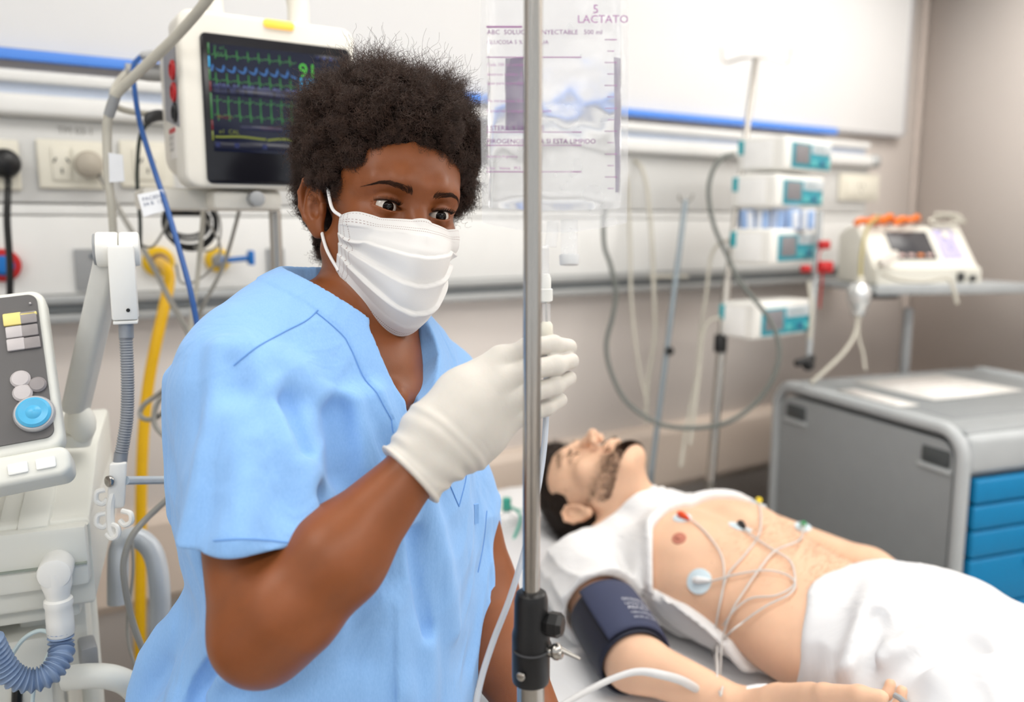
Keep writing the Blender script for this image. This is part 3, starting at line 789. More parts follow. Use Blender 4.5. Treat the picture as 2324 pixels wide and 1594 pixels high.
# sloping upper module
MB().prism([(-.012, zmid - .01), (.34, zmid - .01), (.34, ztop + .03), (.16, ztop + .02)], .10, .006, 2, BM @ M4((-.10, 0, 0), X=(0, 1, 0), Y=(0, 0, 1), Z=(1, 0, 0))).build('upper_module', M_VENT, vent)
MB().prism([(-.006, zmid - .012), (.34, zmid - .012), (.34, ztop - .02), (.15, ztop - .03)], .30, .006, 2, BM @ M4((-.40, 0, 0), X=(0, 1, 0), Y=(0, 0, 1), Z=(1, 0, 0))).build('upper_tray', M_VENT, vent)
MB().box((.105, .02, .075), (-.055, -.008, zmid - .042), .006, M=BM).build('valve_block', M_VENT, vent)
MB().box((.102, .006, .002), (-.055, -.020, zmid - .050), M=BM).build('block_joint', mat('joint_green_grey', (150, 158, 148), .6), vent)
MB().box((.035, .16, .03), (-.060, .07, zmid + .012), .006, rot=(.35, 0, 0), M=BM).build('valve_cover', M_VENT, vent)
MB().box((.20, .02, .14), (-.235, -.008, zmid - .075), .008, M=BM).build('front_cover', mat('cover_white', (240, 239, 232), .4), vent)
# outlet elbow
e0 = P(128, 1290, .985)
MB().cyl(e0 + by_ * .03, e0 - by_ * .022, .0185, n=24, bev=.004).build('outlet_elbow', WHITE_PL, vent)
e1 = e0 - by_ * .006
MB().lathe([(.0165, .0), (.0165, -.018), (.014, -.026), (.0125, -.034), (.0155, -.036), (.0160, -.042), (.0145, -.046), (.0150, -.060), (.0150, -.078), (.0140, -.080)], 24, M4(e1)).build('hose_adapter', WHITE_PL, vent)
# pole, lower frame, casters
pv = P(172, 1080, 1.12)
MB().cyl(pv * [1, 1, 0] + Z_ * .1, pv, .0135, n=18).build('mast', M_VENT, vent)
MB().tube([P(150, 1540, 1.02), P(200, 1535, 1.02), P(255, 1538, 1.03), P(300, 1560, 1.05), P(330, 1610, 1.08), P(345, 1700, 1.12)], .0150, 14).build('frame_tube', M_VENT, vent)
MB().box((.40, .28, .02), (-.22, .16, zbot - .012), .006, M=BM).box((.08, .05, .10), (-.06, .10, zbot - .07), .008, M=BM).build('base_plate', M_VENT, vent)
MB().box((.36, .26, zbot - .16), (-.24, .17, (zbot + .06) / 2), .01, M=BM).build('pedestal', M_VENT, vent)
MB().box((.02, .04, .035), tuple(P(200, 1485, 1.08)), .004).build('side_catch', GREY_PL, vent)
for x_, y_ in ((-.02, .02), (-.02, .32), (-.42, .02), (-.42, .32)):
    q = VBp(x_, y_, .04); MB().cyl(q - bx_ * .012, q + bx_ * .012, .04, n=20, bev=.004).build('caster', DARK_PL, vent)
# corrugated hose: one ribbed tube
def ribbed(path, r, pitch, amp, m, name, parent, n=16, sub=30):
    p = catmull(np.array(path), sub)
    seg = np.r_[0, np.cumsum(np.linalg.norm(np.diff(p, axis=0), axis=1))]
    k = int(seg[-1] / pitch * 8); t = np.linspace(0, seg[-1], k)
    q = np.stack([np.interp(t, seg, p[:, i]) for i in range(3)], 1)
    rr = r + amp * np.cos(t / pitch * 2 * math.pi)
    return MB().tube(q, rr, n, smoothpath=False).build(name, m, parent)
bh = thing('breathing_hose', 'blue corrugated breathing hose curving under the ventilator outlet', 'hose', P(60, 1540, .98))
a0 = pixel(e1 - Z_ * .07)
ribbed([P(a0[0], a0[1], a0[2]), P(a0[0] + 1, a0[1] + 40, a0[2]), P(138, 1492, .98), P(112, 1530, .965), P(70, 1545, .955), P(30, 1535, .945), P(0, 1500, .935), P(-25, 1450, .92)], .0128, .0064, .0019, mat('blue_grey_hose', (122, 142, 172), .4), 'hose', bh)
cable('clear_line', [(122, 1440, .99), (90, 1432, .99), (55, 1450, .985), (25, 1490, .98), (0, 1540, .97)], .0026, mat('clear_line', (196, 212, 214), .3), 'thin clear line looping behind the breathing hose')
cable('clear_line', [(128, 1440, .995), (112, 1480, 1.0), (95, 1520, 1.0), (78, 1560, 1.0), (70, 1640, 1.0)], .0022, MATS['clear_line'], 'thin clear line running down below the blue hose')
cable('black_cord', [(40, 1550, 1.05), (38, 1600, 1.05), (36, 1700, 1.05)], .006, CABLE_BLACK, 'short black cord hanging under the ventilator')

# ---- support arm of the ventilator
arm = thing('support_arm', 'white hinged hose support arm with grey flexible stem', 'support arm', P(250, 800, 1.02))
j = P(268, 566, 1.0)
jx = unit(R_ * .93 + F_ * .37)
M_ARMW = mat('arm_white', (234, 233, 228), .38, var=.01)
MB().cyl(j - jx * .024, j + jx * .001, .0205, n=32, bev=.003).build('pivot_drum', M_ARMW, arm)
MB().cyl(j + jx * .0015, j + jx * .024, .0205, n=32, bev=.003).build('pivot_drum', M_ARMW, arm)
MB().cyl(j - jx * .0265, j - jx * .0235, .0185, n=32, bev=.001).build('pivot_cap', GREY_PL, arm)
jf = -np.array([-jx[1], jx[0], 0])
pz0, pz1 = P(281, 724, 1.0)[2], j[2] + .005
pc = P(281, 660, .99)
MB().box((.0285, .028, pz1 - pz0), (0, 0, 0), .003, M=M4([pc[0], pc[1], (pz0 + pz1) / 2], X=jx, Y=-jf, Z=Z_)).build('pendant', M_ARMW, arm)
MB().box((.0265, .026, .004), (0, 0, 0), .001, M=M4([pc[0], pc[1], pz0 - .0025], X=jx, Y=-jf, Z=Z_)).build('pendant_cap', M_ARMW, arm)
MB().cyl(np.array([pc[0], pc[1], pz0 + .012]) + jf * .0145 + jx * .004, np.array([pc[0], pc[1], pz0 + .012]) + jf * .0152 + jx * .004, .0022, n=12).build('screw_hole', BLACK_PL, arm)
# slanting tube arm to the elbow joint
a0, a1 = j - jx * .012 - Z_ * .005 + F_ * .01, P(170, 935, 1.10)
ax = unit(a1 - a0); axx = unit(np.cross(ax, F_)); 
MB().box((.030, .03, np.linalg.norm(a1 - a0)), (0, 0, 0), .008, 3, M=M4((a0 + a1) / 2, X=axx, Y=np.cross(ax, axx), Z=ax)).build('slanting_arm', mat('arm_grey_white', (204, 204, 200), .4), arm)
MB().cyl(P(160, 965, 1.10), P(193, 962, 1.115), .024, n=24, bev=.004).ball(P(185, 962, 1.10), (.018, .02, .026), 16).build('elbow_joint', M_VENT, arm)
MB().cyl(P(172, 985, 1.11), P(172, 1015, 1.11), .021, .018, n=22, bev=.003).build('joint_collar', M_VENT, arm)
# flexible stem
q0 = np.array([pc[0], pc[1], pz0 - .004])
a_ = pixel(q0)
M_FLEX = mat('flex_grey', (140, 144, 150), .4, .2)
MB().cyl(q0, P(287, 768, a_[2]), .0085, .0082, n=18).build('stem_sleeve', M_FLEX, arm)
ribbed([P(286, 764, a_[2]), P(289, 830, a_[2]), P(290, 890, a_[2]), P(288, 950, a_[2]), P(281, 1000, a_[2]), P(274, 1036, a_[2])], .0072, .0032, .0006, M_FLEX, 'flexible_stem', arm, 16)
MB().cyl(P(275, 1028, a_[2]), P(271, 1062, a_[2]), .0078, n=18).build('stem_sleeve', M_FLEX, arm)
dcl = a_[2]
MB().box((.019, .017, .056), (0, 0, 0), .003, M=M4(P(266, 1100, dcl), X=jx, Y=-jf, Z=unit(Z_ + .12 * R_))).build('clip_block', M_ARMW, arm)
MB().cyl(P(252, 1092, dcl - .012), P(244, 1094, dcl - .016), .0068, n=16, bev=.001).build('clip_bolt', CHROME, arm)
hk = MB()
for k, (x0, y0, sx_) in enumerate(((232, 1122, -1), (234, 1175, -1), (254, 1200, 1), (284, 1170, 1))):
    pts = [P(x0 + sx_ * -6, y0 - 10, dcl - .006), P(x0 + sx_ * 12, y0 - 4, dcl - .01), P(x0 + sx_ * 14, y0 + 14, dcl - .01), P(x0, y0 + 22, dcl - .008), P(x0 - sx_ * 12, y0 + 12, dcl - .006)]
    MB().tube(pts, .0032, 8).build('hose_hook', M_ARMW, arm)
MB().tube([P(256, 1120, dcl - .004), P(250, 1150, dcl - .006), P(252, 1200, dcl - .006), P(262, 1222, dcl - .006)], .005, 8).build('hook_spine', M_ARMW, arm)
MB().cyl(P(285, 1091, dcl), P(450, 1089, dcl + .16), .0052, n=16).build('cross_rod', mat('pale_rod', (196, 206, 214), .3, .3), arm)

# ---- tubular rail behind the nurse
one(MB().tube([P(268, 1470, 1.24), P(268, 1370, 1.24), P(268, 1300, 1.24), P(272, 1245, 1.25), P(295, 1220, 1.255), P(325, 1228, 1.26), P(350, 1262, 1.26), P(362, 1330, 1.26), P(364, 1420, 1.27), P(364, 1560, 1.28), P(364, 1900, 1.32)][1:], [.0150] * 10, 16), 'tubular_rail', mat('painted_tube', (190, 196, 202), .3, .1, var=.02), 'pale grey bent tubular rail standing behind the nurse', 'rail')

# ================================================================== the nurse

th, ro, pi_ = math.radians(31), math.radians(9.0), math.radians(3)
X0 = -math.cos(th) * R_ - math.sin(th) * F_
Y0 = math.sin(th) * R_ - math.cos(th) * F_
HZ = math.cos(ro) * Z_ - math.sin(ro) * X0
HX = math.cos(ro) * X0 + math.sin(ro) * Z_
HY = math.cos(pi_) * Y0 - math.sin(pi_) * HZ
HZ = np.cross(HX, HY)
HR = np.stack([HX, HY, HZ], 1)                          # columns: her right, forward, up
EYE_R = np.array([.0315, .0745, .010]); EYE_L = EYE_R * [-1, 1, 1]
HO = P(884, 469, .885) - HR @ (EYE_R + [0, .0135, 0])
def hw(p): return np.asarray(p, float) @ HR.T + HO      # head local -> world
def hl(p): return (p - HO) @ HR                          # world -> head local

def head_sdf(q):
    """q: head-local points (x her right, y forward, z up)"""
    a = q.copy(); a[:, 0] = np.abs(a[:, 0])
    d = s_ell(a, (0, -.012, .048), (.073, .092, .083))
    d = sm_min(d, s_ell(a, (0, .032, .042), (.064, .060, .058)), .03)
    d = sm_min(d, s_ell(a, (0, .030, -.030), (.060, .062, .075)), .03)
    d = sm_min(d, s_ell(a, (0, .060, -.085), (.034, .034, .030)), .03)
    d = sm_min(d, s_cap(a, (.056, .005, -.045), (.024, .062, -.090), .014, .014), .03)
    d = sm_min(d, s_ell(a, (.042, .060, -.016), (.022, .024, .018)), .022)
    d = sm_min(d, s_poly(a, [(0, .090, .034), (.022, .0875, .0375), (.042, .073, .035), (.052, .058, .028)], (.0085, .010, .009, .007), .008), .014)
    # eye sockets
    d = sm_max(d, -s_ell(a, (.0325, .098, .0125), (.0190, .0155, .0140)), .012)
    # nose
    d = sm_min(d, s_poly(a, [(0, .0865, .022), (0, .0975, -.002), (0, .112, -.026)], (.0085, .0085, .0125), .01), .012)
    d = sm_min(d, s_ell(a, (.0135, .100, -.030), (.010, .011, .0095)), .008)
    # lips (under the mask)
    d = sm_min(d, s_ell(a, (0, .098, -.058), (.022, .008, .006)), .006)
    d = sm_min(d, s_ell(a, (0, .096, -.070), (.020, .009, .007)), .006)
    # eyelids: a shell around the eyeball, opened by an almond
    e = a - EYE_R
    lid = np.linalg.norm(e, axis=1) - .0148
    d = sm_min(d, lid, .0045)
    tz = e[:, 2] + .10 * (e[:, 0])                         # slight upward cant to the outer corner... inner is lower
    cr = np.abs(np.hypot(e[:, 0] + .001, e[:, 2] + .0135) - .0218)
    crease = np.hypot(cr, np.linalg.norm(e, axis=1) - .0162) - .0009
    d = np.where((e[:, 2] > 0) & (e[:, 1] > 0), sm_max(d, -crease, .0016), d)
    w, up, lo_ = .0172, .0049, .0042
    Ru = (w * w + up * up) / (2 * up); Rl = (w * w + lo_ * lo_) / (2 * lo_)
    xx = e[:, 0] - .0005; zz = e[:, 2] - .0006 - .09 * e[:, 0]
    alm = np.maximum(np.hypot(xx, zz + (Ru - up)) - Ru, np.hypot(xx, zz - (Rl - lo_)) - Rl)
    alm = np.maximum(alm, .004 - e[:, 1])
    d = sm_max(d, -alm, .0016)
    ball = np.linalg.norm(e, axis=1) - .0118
    d = np.minimum(d, ball)
    # ears
    ex = a - np.array([.0735, -.006, .000])
    tilt = .25
    c, s = math.cos(tilt), math.sin(tilt)
    E = np.stack([ex[:, 0] * .94 + ex[:, 1] * .34, -ex[:, 0] * .34 + ex[:, 1] * .94, ex[:, 2]], 1)  # flare outwards at the back
    E = np.stack([E[:, 0], E[:, 1] * c + E[:, 2] * s, -E[:, 1] * s + E[:, 2] * c], 1)
    ear = s_ell(E, (.002, -.008, .002), (.0080, .0165, .029))
    hel = s_poly(E, [(.006, .006, .006), (.008, .006, .020), (.010, -.002, .0295), (.011, -.014, .0295), (.011, -.0225, .018), (.010, -.0235, .002), (.008, -.019, -.012), (.005, -.012, -.022)],
                 (.003, .0034, .0036, .0038, .0038, .0036, .0034, .004), .002)
    ear = sm_min(ear, hel, .004)
    ear = sm_min(ear, s_ell(E, (.003, -.005, -.0265), (.0048, .0088, .0095)), .006)
    ear = sm_max(ear, -s_ell(E, (.0125, -.002, -.003), (.0110, .0090, .0135)), .003)
    ear = sm_max(ear, -s_ell(E, (.0125, -.0125, .014), (.0070, .0065, .012)), .003)
    ear = sm_min(ear, s_poly(E, [(.005, -.005, .021), (.0065, -.0135, .010), (.007, -.0155, -.004), (.006, -.011, -.015)], (.0022, .0028, .0028, .0026), .002), .003)
    ear = sm_min(ear, s_ell(E, (.0045, .0055, -.005), (.003, .0035, .006)), .003)
    return sm_min(d, ear, .006)

# ---- trunk landmarks
NK = P(805, 750, .965)
SR, SL = P(535, 895, .825), P(985, 885, 1.09)
LAT = unit((SR - SL) * [1, 1, 0]); DIR = np.array([-LAT[1], LAT[0], 0]); DIR = DIR if DIR @ R_ > 0 else -DIR
TR = np.stack([np.cross(DIR, Z_), DIR, Z_], 1)
CH, WA, HI = P(745, 1010, .955), P(785, 1330, .955), P(695, 1710, .965)
EL, FM, WR = P(594, 1440, .745), P(765, 1262, .742), P(948, 1058, .765)
V0, V1 = P(842, 770, .93), P(948, 962, .865)

def trunk(p, off=0.0, base=.0):
    d = s_ell(p, CH, (.172 + off, .122 + off, .20 + off), TR)
    d = sm_min(d, s_ell(p, WA, (.152 + off, .120 + off, .20 + off), TR), .08)
    d = sm_min(d, s_ell(p, HI, (.190 + off, .160 + off, .15 + off), TR), .08)
    d = sm_min(d, s_cap(p, P(780, 770, .965), P(565, 862, .845), .041 + off, .053 + off), .05)
    d = sm_min(d, s_cap(p, P(850, 790, .99), P(985, 880, 1.075), .036 + off, .045 + off), .05)
    return d
def neck(p):
    d = s_cap(p, P(790, 800, .975), hw((0, -.022, -.040)), .052, .047)
    d = sm_min(d, s_cap(p, P(878, 830, .915), hw((.045, -.025, -.05)), .010, .011), .02)   # neck tendons
    d = sm_min(d, s_cap(p, P(893, 845, .92), hw((-.05, -.02, -.05)), .010, .011), .02)
    return d
def arm_r(p):
    d = s_cap(p, SR, EL, .046, .0435)
    d2 = s_poly(p, [EL, P(655, 1376, .738), FM, WR], (.0415, .0450, .0425, .0240), .018)
    d = sm_min(d, d2, .018)
    return sm_min(d, s_cap(p, WR, P(1000, 1000, .775), .024, .024), .01)
LE, LM, LWR = P(1090, 1330, 1.07), P(1135, 1470, 1.035), P(1262, 1740, .95)
def hand_l(p):
    a = unit(LWR - LM); s = unit(np.cross(a, Z_)); c = LWR + a * .05
    d = s_ell(p, c, (.042, .05, .017), np.stack([s, a, np.cross(s, a)], 1))
    for k, (o, L) in enumerate(((-.03, .068), (-.01, .078), (.01, .074), (.029, .058))):
        b = c + a * .035 + s * o
        d = sm_min(d, s_poly(p, [b, b + a * L * .5 + s * o * .2, b + a * L - Z_ * .012 + s * o * .3], (.0095, .0088, .0078), .004), .008)
    b = c - a * .02 - s * .035
    return sm_min(d, s_poly(p, [b, b + a * .03 - s * .022, b + a * .06 - s * .028], (.013, .0105, .0088), .004), .012)
def arm_l(p):
    d = s_cap(p, SL, LE, .046, .043)
    d = sm_min(d, s_poly(p, [LE, LM, LWR], (.043, .044, .028), .03), .02)
    return sm_min(d, within(hand_l, p, LWR + unit(LWR - LM) * .07, .11), .03)
def body_sdf(p):
    d = trunk(p, -.012)
    d = sm_min(d, neck(p), .035)
    # collar bones
    d = sm_min(d, s_cap(p, P(905, 905, .885), P(985, 860, 1.0), .008, .008), .02)
    d = sm_min(d, s_cap(p, P(890, 905, .885), P(700, 850, .87), .006, .006), .02)
    d = sm_min(d, arm_r(p), .02)
    d = sm_min(d, arm_l(p), .02)
    return sm_min(d, within(lambda x: head_sdf(hl(x)), p, HO, .17), .018)

def head_part(p, q):
    d = sm_min(trunk(p, -.012), neck(p), .035)
    return sm_min(d, head_sdf(q), .018)

M_SKIN = mat('brown_skin', (132, 74, 38), .42, var=.10, vscale=26, bump=.10, bscale=900, sss=.12, sss_r=(.006,), spec=.45)
nurse = thing('person', 'nurse in light blue scrubs, white mask and glove, reaching for the drip line', 'person', P(690, 1600, .965) * [1, 1, 0])
# head at fine resolution, the rest coarser, one mesh
hb = np.array([[-.1, -.12, -.115], [.1, .135, .145]])
Vh, Fh = polygonize(lambda q: head_part(hw(q), q), hb[0], hb[1], .00125)
lo, hi = bounds([SR, SL, EL, WR, LWR, HI, NK, P(1000, 990, .775)], .16)
Vb, Fb = polygonize(body_sdf, lo, hi, .0042)
cl = hl(Vb[Fb].mean(1))
keep = ~((cl > hb[0] + .0035).all(1) & (cl < hb[1] - .0035).all(1))
Fb = Fb[keep]
# parts of the body that lie under the glove go
body = np_mesh('body', np.vstack([hw(Vh), Vb]), np.vstack([Fh, Fb + len(Vh)]), M_SKIN, nurse)
me = body.data; bm = bmesh.new(); bm.from_mesh(me)
bmesh.ops.delete(bm, geom=[v for v in bm.verts if not v.link_faces], context='VERTS'); bm.to_mesh(me); bm.free()

# ---- eyes
M_SCL = mat('eye_white', (205, 196, 186), .18, var=.05, vscale=300, coat=.6)
M_IRIS = mat('iris_dark_brown', (18, 9, 6), .14, var=.3, vscale=900, spec=.12)
M_PUP = mat('pupil', (3, 3, 3), .06, spec=.5)
gaze_w = unit(.40 * R_ - .92 * F_ - .04 * Z_)
for s, e in ((1, EYE_R), (-1, EYE_L)):
    c = hw(e); g = unit(HR @ np.array([-.01 * s, 1, -.05]) * .6 + gaze_w * .4)
    x = unit(np.cross(g, Z_)); y = np.cross(x, g); Mx = M4(c, X=x, Y=y, Z=g)
    r = .0126
    eb = MB(); prof = []
    for k in range(20):
        a = math.pi * k / 19; prof.append((max(1e-5, r * math.sin(a)), -r * math.cos(a)))
    eb.lathe(prof, 32, Mx).build('eyeball', M_SCL, nurse)
    ey = [o for o in COL.objects if o.name.startswith('eyeball')][-1]
    ir = 0.0062; pr = []
    for k in range(7):
        rr = ir * (1 - k / 6); pr.append((max(rr, 1e-5), math.sqrt(r * r - rr * rr) + .0003 + .0007 * (1 - (rr / ir) ** 2)))
    MB().lathe(pr, 28, Mx, cap=False).build('iris', M_IRIS, ey)
    pr = []
    for k in range(4):
        rr = .0026 * (1 - k / 3); pr.append((max(rr, 1e-5), math.sqrt(r * r - rr * rr) + .00115 + .0007 * (1 - (rr / ir) ** 2) - .0007 + .0001 * k))
    MB().lathe(pr, 20, Mx, cap=False).build('pupil', M_PUP, ey)

# ---- strands (eyebrows, lashes, hair) as hair curves
M_HAIR = mat('dark_brown_hair', (30, 20, 16), .55, var=.35, vscale=60, spec=.3)
M_BROW = mat('soft_brow_hair', (58, 36, 24), .6, var=.3, vscale=60, spec=.2)
def strands(name, curves, r0, r1, m, parent):
    cu = bpy.data.hair_curves.new(name)
    cu.add_curves([len(c) for c in curves])
    pts = np.concatenate(curves).astype(np.float32)
    cu.attributes['position'].data.foreach_set('vector', pts.ravel()) if 'position' in cu.attributes else None
    rad = np.concatenate([np.linspace(r0, r1, len(c)) for c in curves]).astype(np.float32)
    at = cu.attributes.get('radius') or cu.attributes.new('radius', 'FLOAT', 'POINT')
    at.data.foreach_set('value', rad)
    cu.materials.append(m)
    o = bpy.data.objects.new(name, cu); COL.objects.link(o)
    o.parent = parent; o.matrix_parent_inverse = WM(parent).inverted()
    return o
rng = np.random.default_rng(5)
def front(x, z):
    q = np.stack([x, np.full(len(x), .13), z], 1)
    for _ in range(40): q[:, 1] -= np.maximum(head_sdf(q), 0) * .8
    return q
for s in (1, -1):
    nb = 340
    t = rng.random(nb) ** .9
    zc_ = np.interp(t, [0, .3, .58, .8, 1], [.0280, .0318, .0345, .0335, .0290])
    wd_ = np.interp(t, [0, .15, .6, 1], [.0050, .0066, .0052, .0016])
    off_ = rng.random(nb) - .5
    dx = np.stack([np.interp(t, [0, .2, .5, 1], [.45, .9, 1, 1]), np.interp(t, [0, .2, .5, .75, 1], [.9, .45, .05, -.35, -.6]) - .5 * off_], 1)
    dx /= np.linalg.norm(dx, axis=1)[:, None]
    L = .0045 + .0035 * rng.random(nb)
    rows_ = []
    for u_ in np.linspace(0, 1, 4):
        x_ = .0120 + .0410 * t + dx[:, 0] * L * u_; z_ = zc_ + off_ * wd_ + dx[:, 1] * L * u_
        q_ = front(s * x_, z_); q_[:, 1] += .0002 + .0011 * u_; rows_.append(q_)
    cs = list(np.stack([hw(q) for q in rows_], 1))
    strands('eyebrow', cs, .00016, .00005, M_BROW, nurse)
    cs = []
    e = EYE_R * [s, 1, 1]
    for k in range(90):
        x = -.0140 + .028 * k / 89
        w, up, lo_ = .0172, .0049, .0042; Ru = (w * w + up * up) / (2 * up)
        zt_ = math.sqrt(max(0, Ru * Ru - x * x)) - (Ru - up) + .0006 + .09 * x
        yb = math.sqrt(max(1e-8, .0148 ** 2 - x * x - zt_ * zt_))
        b = e + np.array([s * x, yb, zt_])
        out = unit(np.array([s * (x * 40 + .15), 1.0, .35]))
        L = .0048 + .0025 * rng.random()
        cs.append(hw(np.array([b + out * L * u + np.array([0, 0, .0022]) * u * u for u in np.linspace(0, 1, 5)])))
    strands('eyelashes', cs, .00022, .00005, M_HAIR, nurse)

# ---- afro hair
def hair_sdf(q):
    a = q.copy(); a[:, 0] = np.abs(a[:, 0])
    d = s_ell(a, (0, -.030, .074), (.103, .107, .084))
    d = sm_min(d, s_ell(a, (0, .006, .100), (.094, .084, .062)), .03)
    d = sm_min(d, s_ell(a, (0, -.070, .006), (.078, .052, .074)), .04)
    d = sm_min(d, s_ell(a, (.070, .006, .045), (.024, .034, .040)), .02)
    q2 = q + .012 * np.stack([vnoise(q, 30, 71), vnoise(q, 30, 72), vnoise(q, 30, 73)], 1)
    face = s_ell(np.abs(q2) * [1, 0, 0] + q2 * [0, 1, 1], (0, .118, .000), (.068, .086, .075))
    d = sm_max(d, -face, .008)
    d = sm_max(d, -s_ell(a, (.088, .0, -.012), (.022, .026, .038)), .008)
    d = sm_max(d, -(a[:, 2] + .078 + .35 * (a[:, 1] + .06)), .02)
    return d
def hair_lump(q):
    n = vnoise(q, 34, 3) * .0058 + vnoise(q, 75, 4) * .0042 + vnoise(q, 150, 5) * .0018
    return hair_sdf(q) - n + .0045
M_HBASE = mat('dark_hair_mass', (22, 15, 12), .8, var=.3, vscale=120, spec=.1)
M_HAIR2 = mat('brown_curl', (62, 44, 35), .5, var=.45, vscale=90, spec=.4)
hair = sdf_obj('hair', lambda p: hair_lump(hl(p)), *bounds([hw(c) for c in [(x, y, z) for x in (-.12, .12) for y in (-.15, .12) for z in (-.1, .19)]], .0), .0032, M_HBASE, nurse)
Vn = hl(np.array([v.co[:] for v in hair.data.vertices]))
gn, _ = grad(hair_lump, Vn, 2e-3); gs, _ = grad(hair_sdf, Vn, 2e-3)
gn = gn * .5 + gs * .5
NS, K = 34000, 18
pick = rng.integers(0, len(Vn), NS); B = Vn[pick]
u = np.linspace(0, 1, K)
# strands gather into tufts that share a lean and a length
NT = 520
tc_ = Vn[rng.integers(0, len(Vn), NT)]
own = np.concatenate([np.argmin(((c[:, None] - tc_[None]) ** 2).sum(2), 1) for c in np.array_split(B, 20)])
top_ = np.clip((B[:, 2] - .02) / .13, 0, 1)
tl = rng.uniform(.5, 1.45, NT); tlean = rng.normal(size=(NT, 3)) * .55
A0 = rng.random(NS) * 6.28; turns = rng.uniform(1.2, 5.0, NS)
Ln = rng.uniform(.009, .021, NS) * tl[own] * (.62 + .75 * top_)
facing = np.clip((B[:, 1] - .02) / .05, 0, 1) * np.clip((.100 - B[:, 2]) / .03, 0, 1)
Ln *= (1 - .45 * facing) * 1.12
cr_ = rng.uniform(.0010, .0034, NS)
rd = rng.normal(size=(NS, 3)) * .55
nn = gn[pick] + rd * .35 + tlean[own]; nn /= np.linalg.norm(nn, axis=1)[:, None]
pull = (tc_[own] - B) * .55                                # towards the tip of the tuft
xx_ = np.cross(nn, [0.3, .5, .8]); xx_ /= np.linalg.norm(xx_, axis=1)[:, None]; yy_ = np.cross(nn, xx_)
ang = A0[:, None] + turns[:, None] * 6.28 * u[None]
ww_ = cr_[:, None] * np.minimum(1, u * 3 + .25)[None]
C3 = B[:, None] + nn[:, None] * (Ln[:, None] * u[None] - .002)[..., None] + xx_[:, None] * (ww_ * np.cos(ang))[..., None] + yy_[:, None] * (ww_ * np.sin(ang))[..., None] \
    + (rd * (Ln * .35)[:, None] + pull * .8)[:, None] * (u * u)[None, :, None]
cs = list(hw(C3.reshape(-1, 3)).reshape(NS, K, 3))
hc = strands('hair_curls', cs, .00020, .00009, M_HAIR2, nurse)

# ---- face mask
def mask_point(s, v):
    """s in [-1, 1] across, v in [0, 1] from the nose to under the chin"""
    yc = np.interp(v, [0, .12, .28, .5, .7, .88, 1], [.1065, .118, .1325, .1335, .128, .113, .092])
    zc = np.interp(v, [0, .12, .28, .5, .7, .88, 1], [.001, -.010, -.030, -.062, -.092, -.114, -.126])
    zs = np.interp(v, [0, .5, 1], [-.008, -.036, -.066])
    xs = .0660 - .004 * v
    ys = .046 - .006 * v
    a = np.abs(s)
    x = xs * np.sign(s) * a ** .92
    y = ys + (yc - ys) * (1 - a ** 2.1)
    z = zs + (zc - zs) * (1 - a ** (1.25 + .5 * v))
    return np.stack([x, y, z], -1)
nu_, nv_ = 121, 111
S, V_ = np.meshgrid(np.linspace(-1, 1, nu_), np.linspace(0, 1, nv_))
G = mask_point(S, V_)
g2 = G.reshape(-1, 3)
for _ in range(3):
    dd = head_sdf(g2); gg, _m = grad(head_sdf, g2, 1e-3)
    push = np.clip(.0028 - dd, 0, .02); g2 = g2 + gg * push[:, None]
G = g2.reshape(nv_, nu_, 3)
for _ in range(10):                                       # relax the cloth
    H_ = G.copy(); H_[1:-1, 1:-1] = (G[:-2, 1:-1] + G[2:, 1:-1] + G[1:-1, :-2] + G[1:-1, 2:]) / 4
    G = .4 * G + .6 * H_
nrm = np.cross(np.gradient(G, axis=1), np.gradient(G, axis=0)); nrm /= np.linalg.norm(nrm, axis=2)[..., None]
if nrm[nv_ // 2, nu_ // 2, 1] < 0: nrm = -nrm
def pleat(v, c, w):                                       # a sharp step that slopes back
    t = (v - c) / w; return np.where((t > 0) & (t < 1), (1 - t), 0) * np.clip((v - c) / .012, 0, 1)
edge = np.clip((1 - np.abs(S)) / .12, 0, 1)
wob = .03 * np.sin(S * 2.2 + .6) * edge
bl = .0042 * pleat(V_ - wob, .30, .17) + .0050 * pleat(V_ - wob * 1.3, .50, .17) + .0050 * pleat(V_ - wob, .70, .14)
bl = bl * (.25 + .75 * edge)
creas = .0016 * np.sin(S * 7 + V_ * 9) * np.sin(V_ * 14 - S * 5) * edge * (V_ > .16) * (V_ < .74)
G = G + nrm * (bl + creas)[..., None]
M_MASK = bpy.data.materials.new('mask_fabric'); M_MASK.use_nodes = True
nt = M_MASK.node_tree; b = nt.nodes['Principled BSDF']; b.inputs['Roughness'].default_value = .75
b.inputs['Sheen Weight'].default_value = .1
uvn = nt.nodes.new('ShaderNodeUVMap'); sx = nt.nodes.new('ShaderNodeSeparateXYZ'); nt.links.new(uvn.outputs[0], sx.inputs[0])
def mth(op, a, c=None, d=None):
    n = nt.nodes.new('ShaderNodeMath'); n.operation = op
    for i, z in enumerate((a, c, d)):
        if z is None: continue
        if isinstance(z, (int, float)): n.inputs[i].default_value = z
        else: nt.links.new(z, n.inputs[i])
    return n.outputs[0]
U, Vv = sx.outputs[0], sx.outputs[1]
def band(x, c, w): return mth('LESS_THAN', mth('ABSOLUTE', mth('SUBTRACT', x, c)), w)
def mx_(*a):
    r = a[0]
    for z in a[1:]: r = mth('MAXIMUM', r, z)
    return r
rows = mx_(band(Vv, .025, .0035), band(Vv, .098, .0035), band(Vv, .122, .0035), band(Vv, .952, .0035), band(Vv, .972, .0035))
dashu = mth('GREATER_THAN', mth('FRACT', mth('MULTIPLY', U, 75.0)), .45)
cols = mx_(band(U, .018, .002), band(U, .040, .002), band(U, .062, .002), band(U, .982, .002), band(U, .960, .002), band(U, .938, .002))
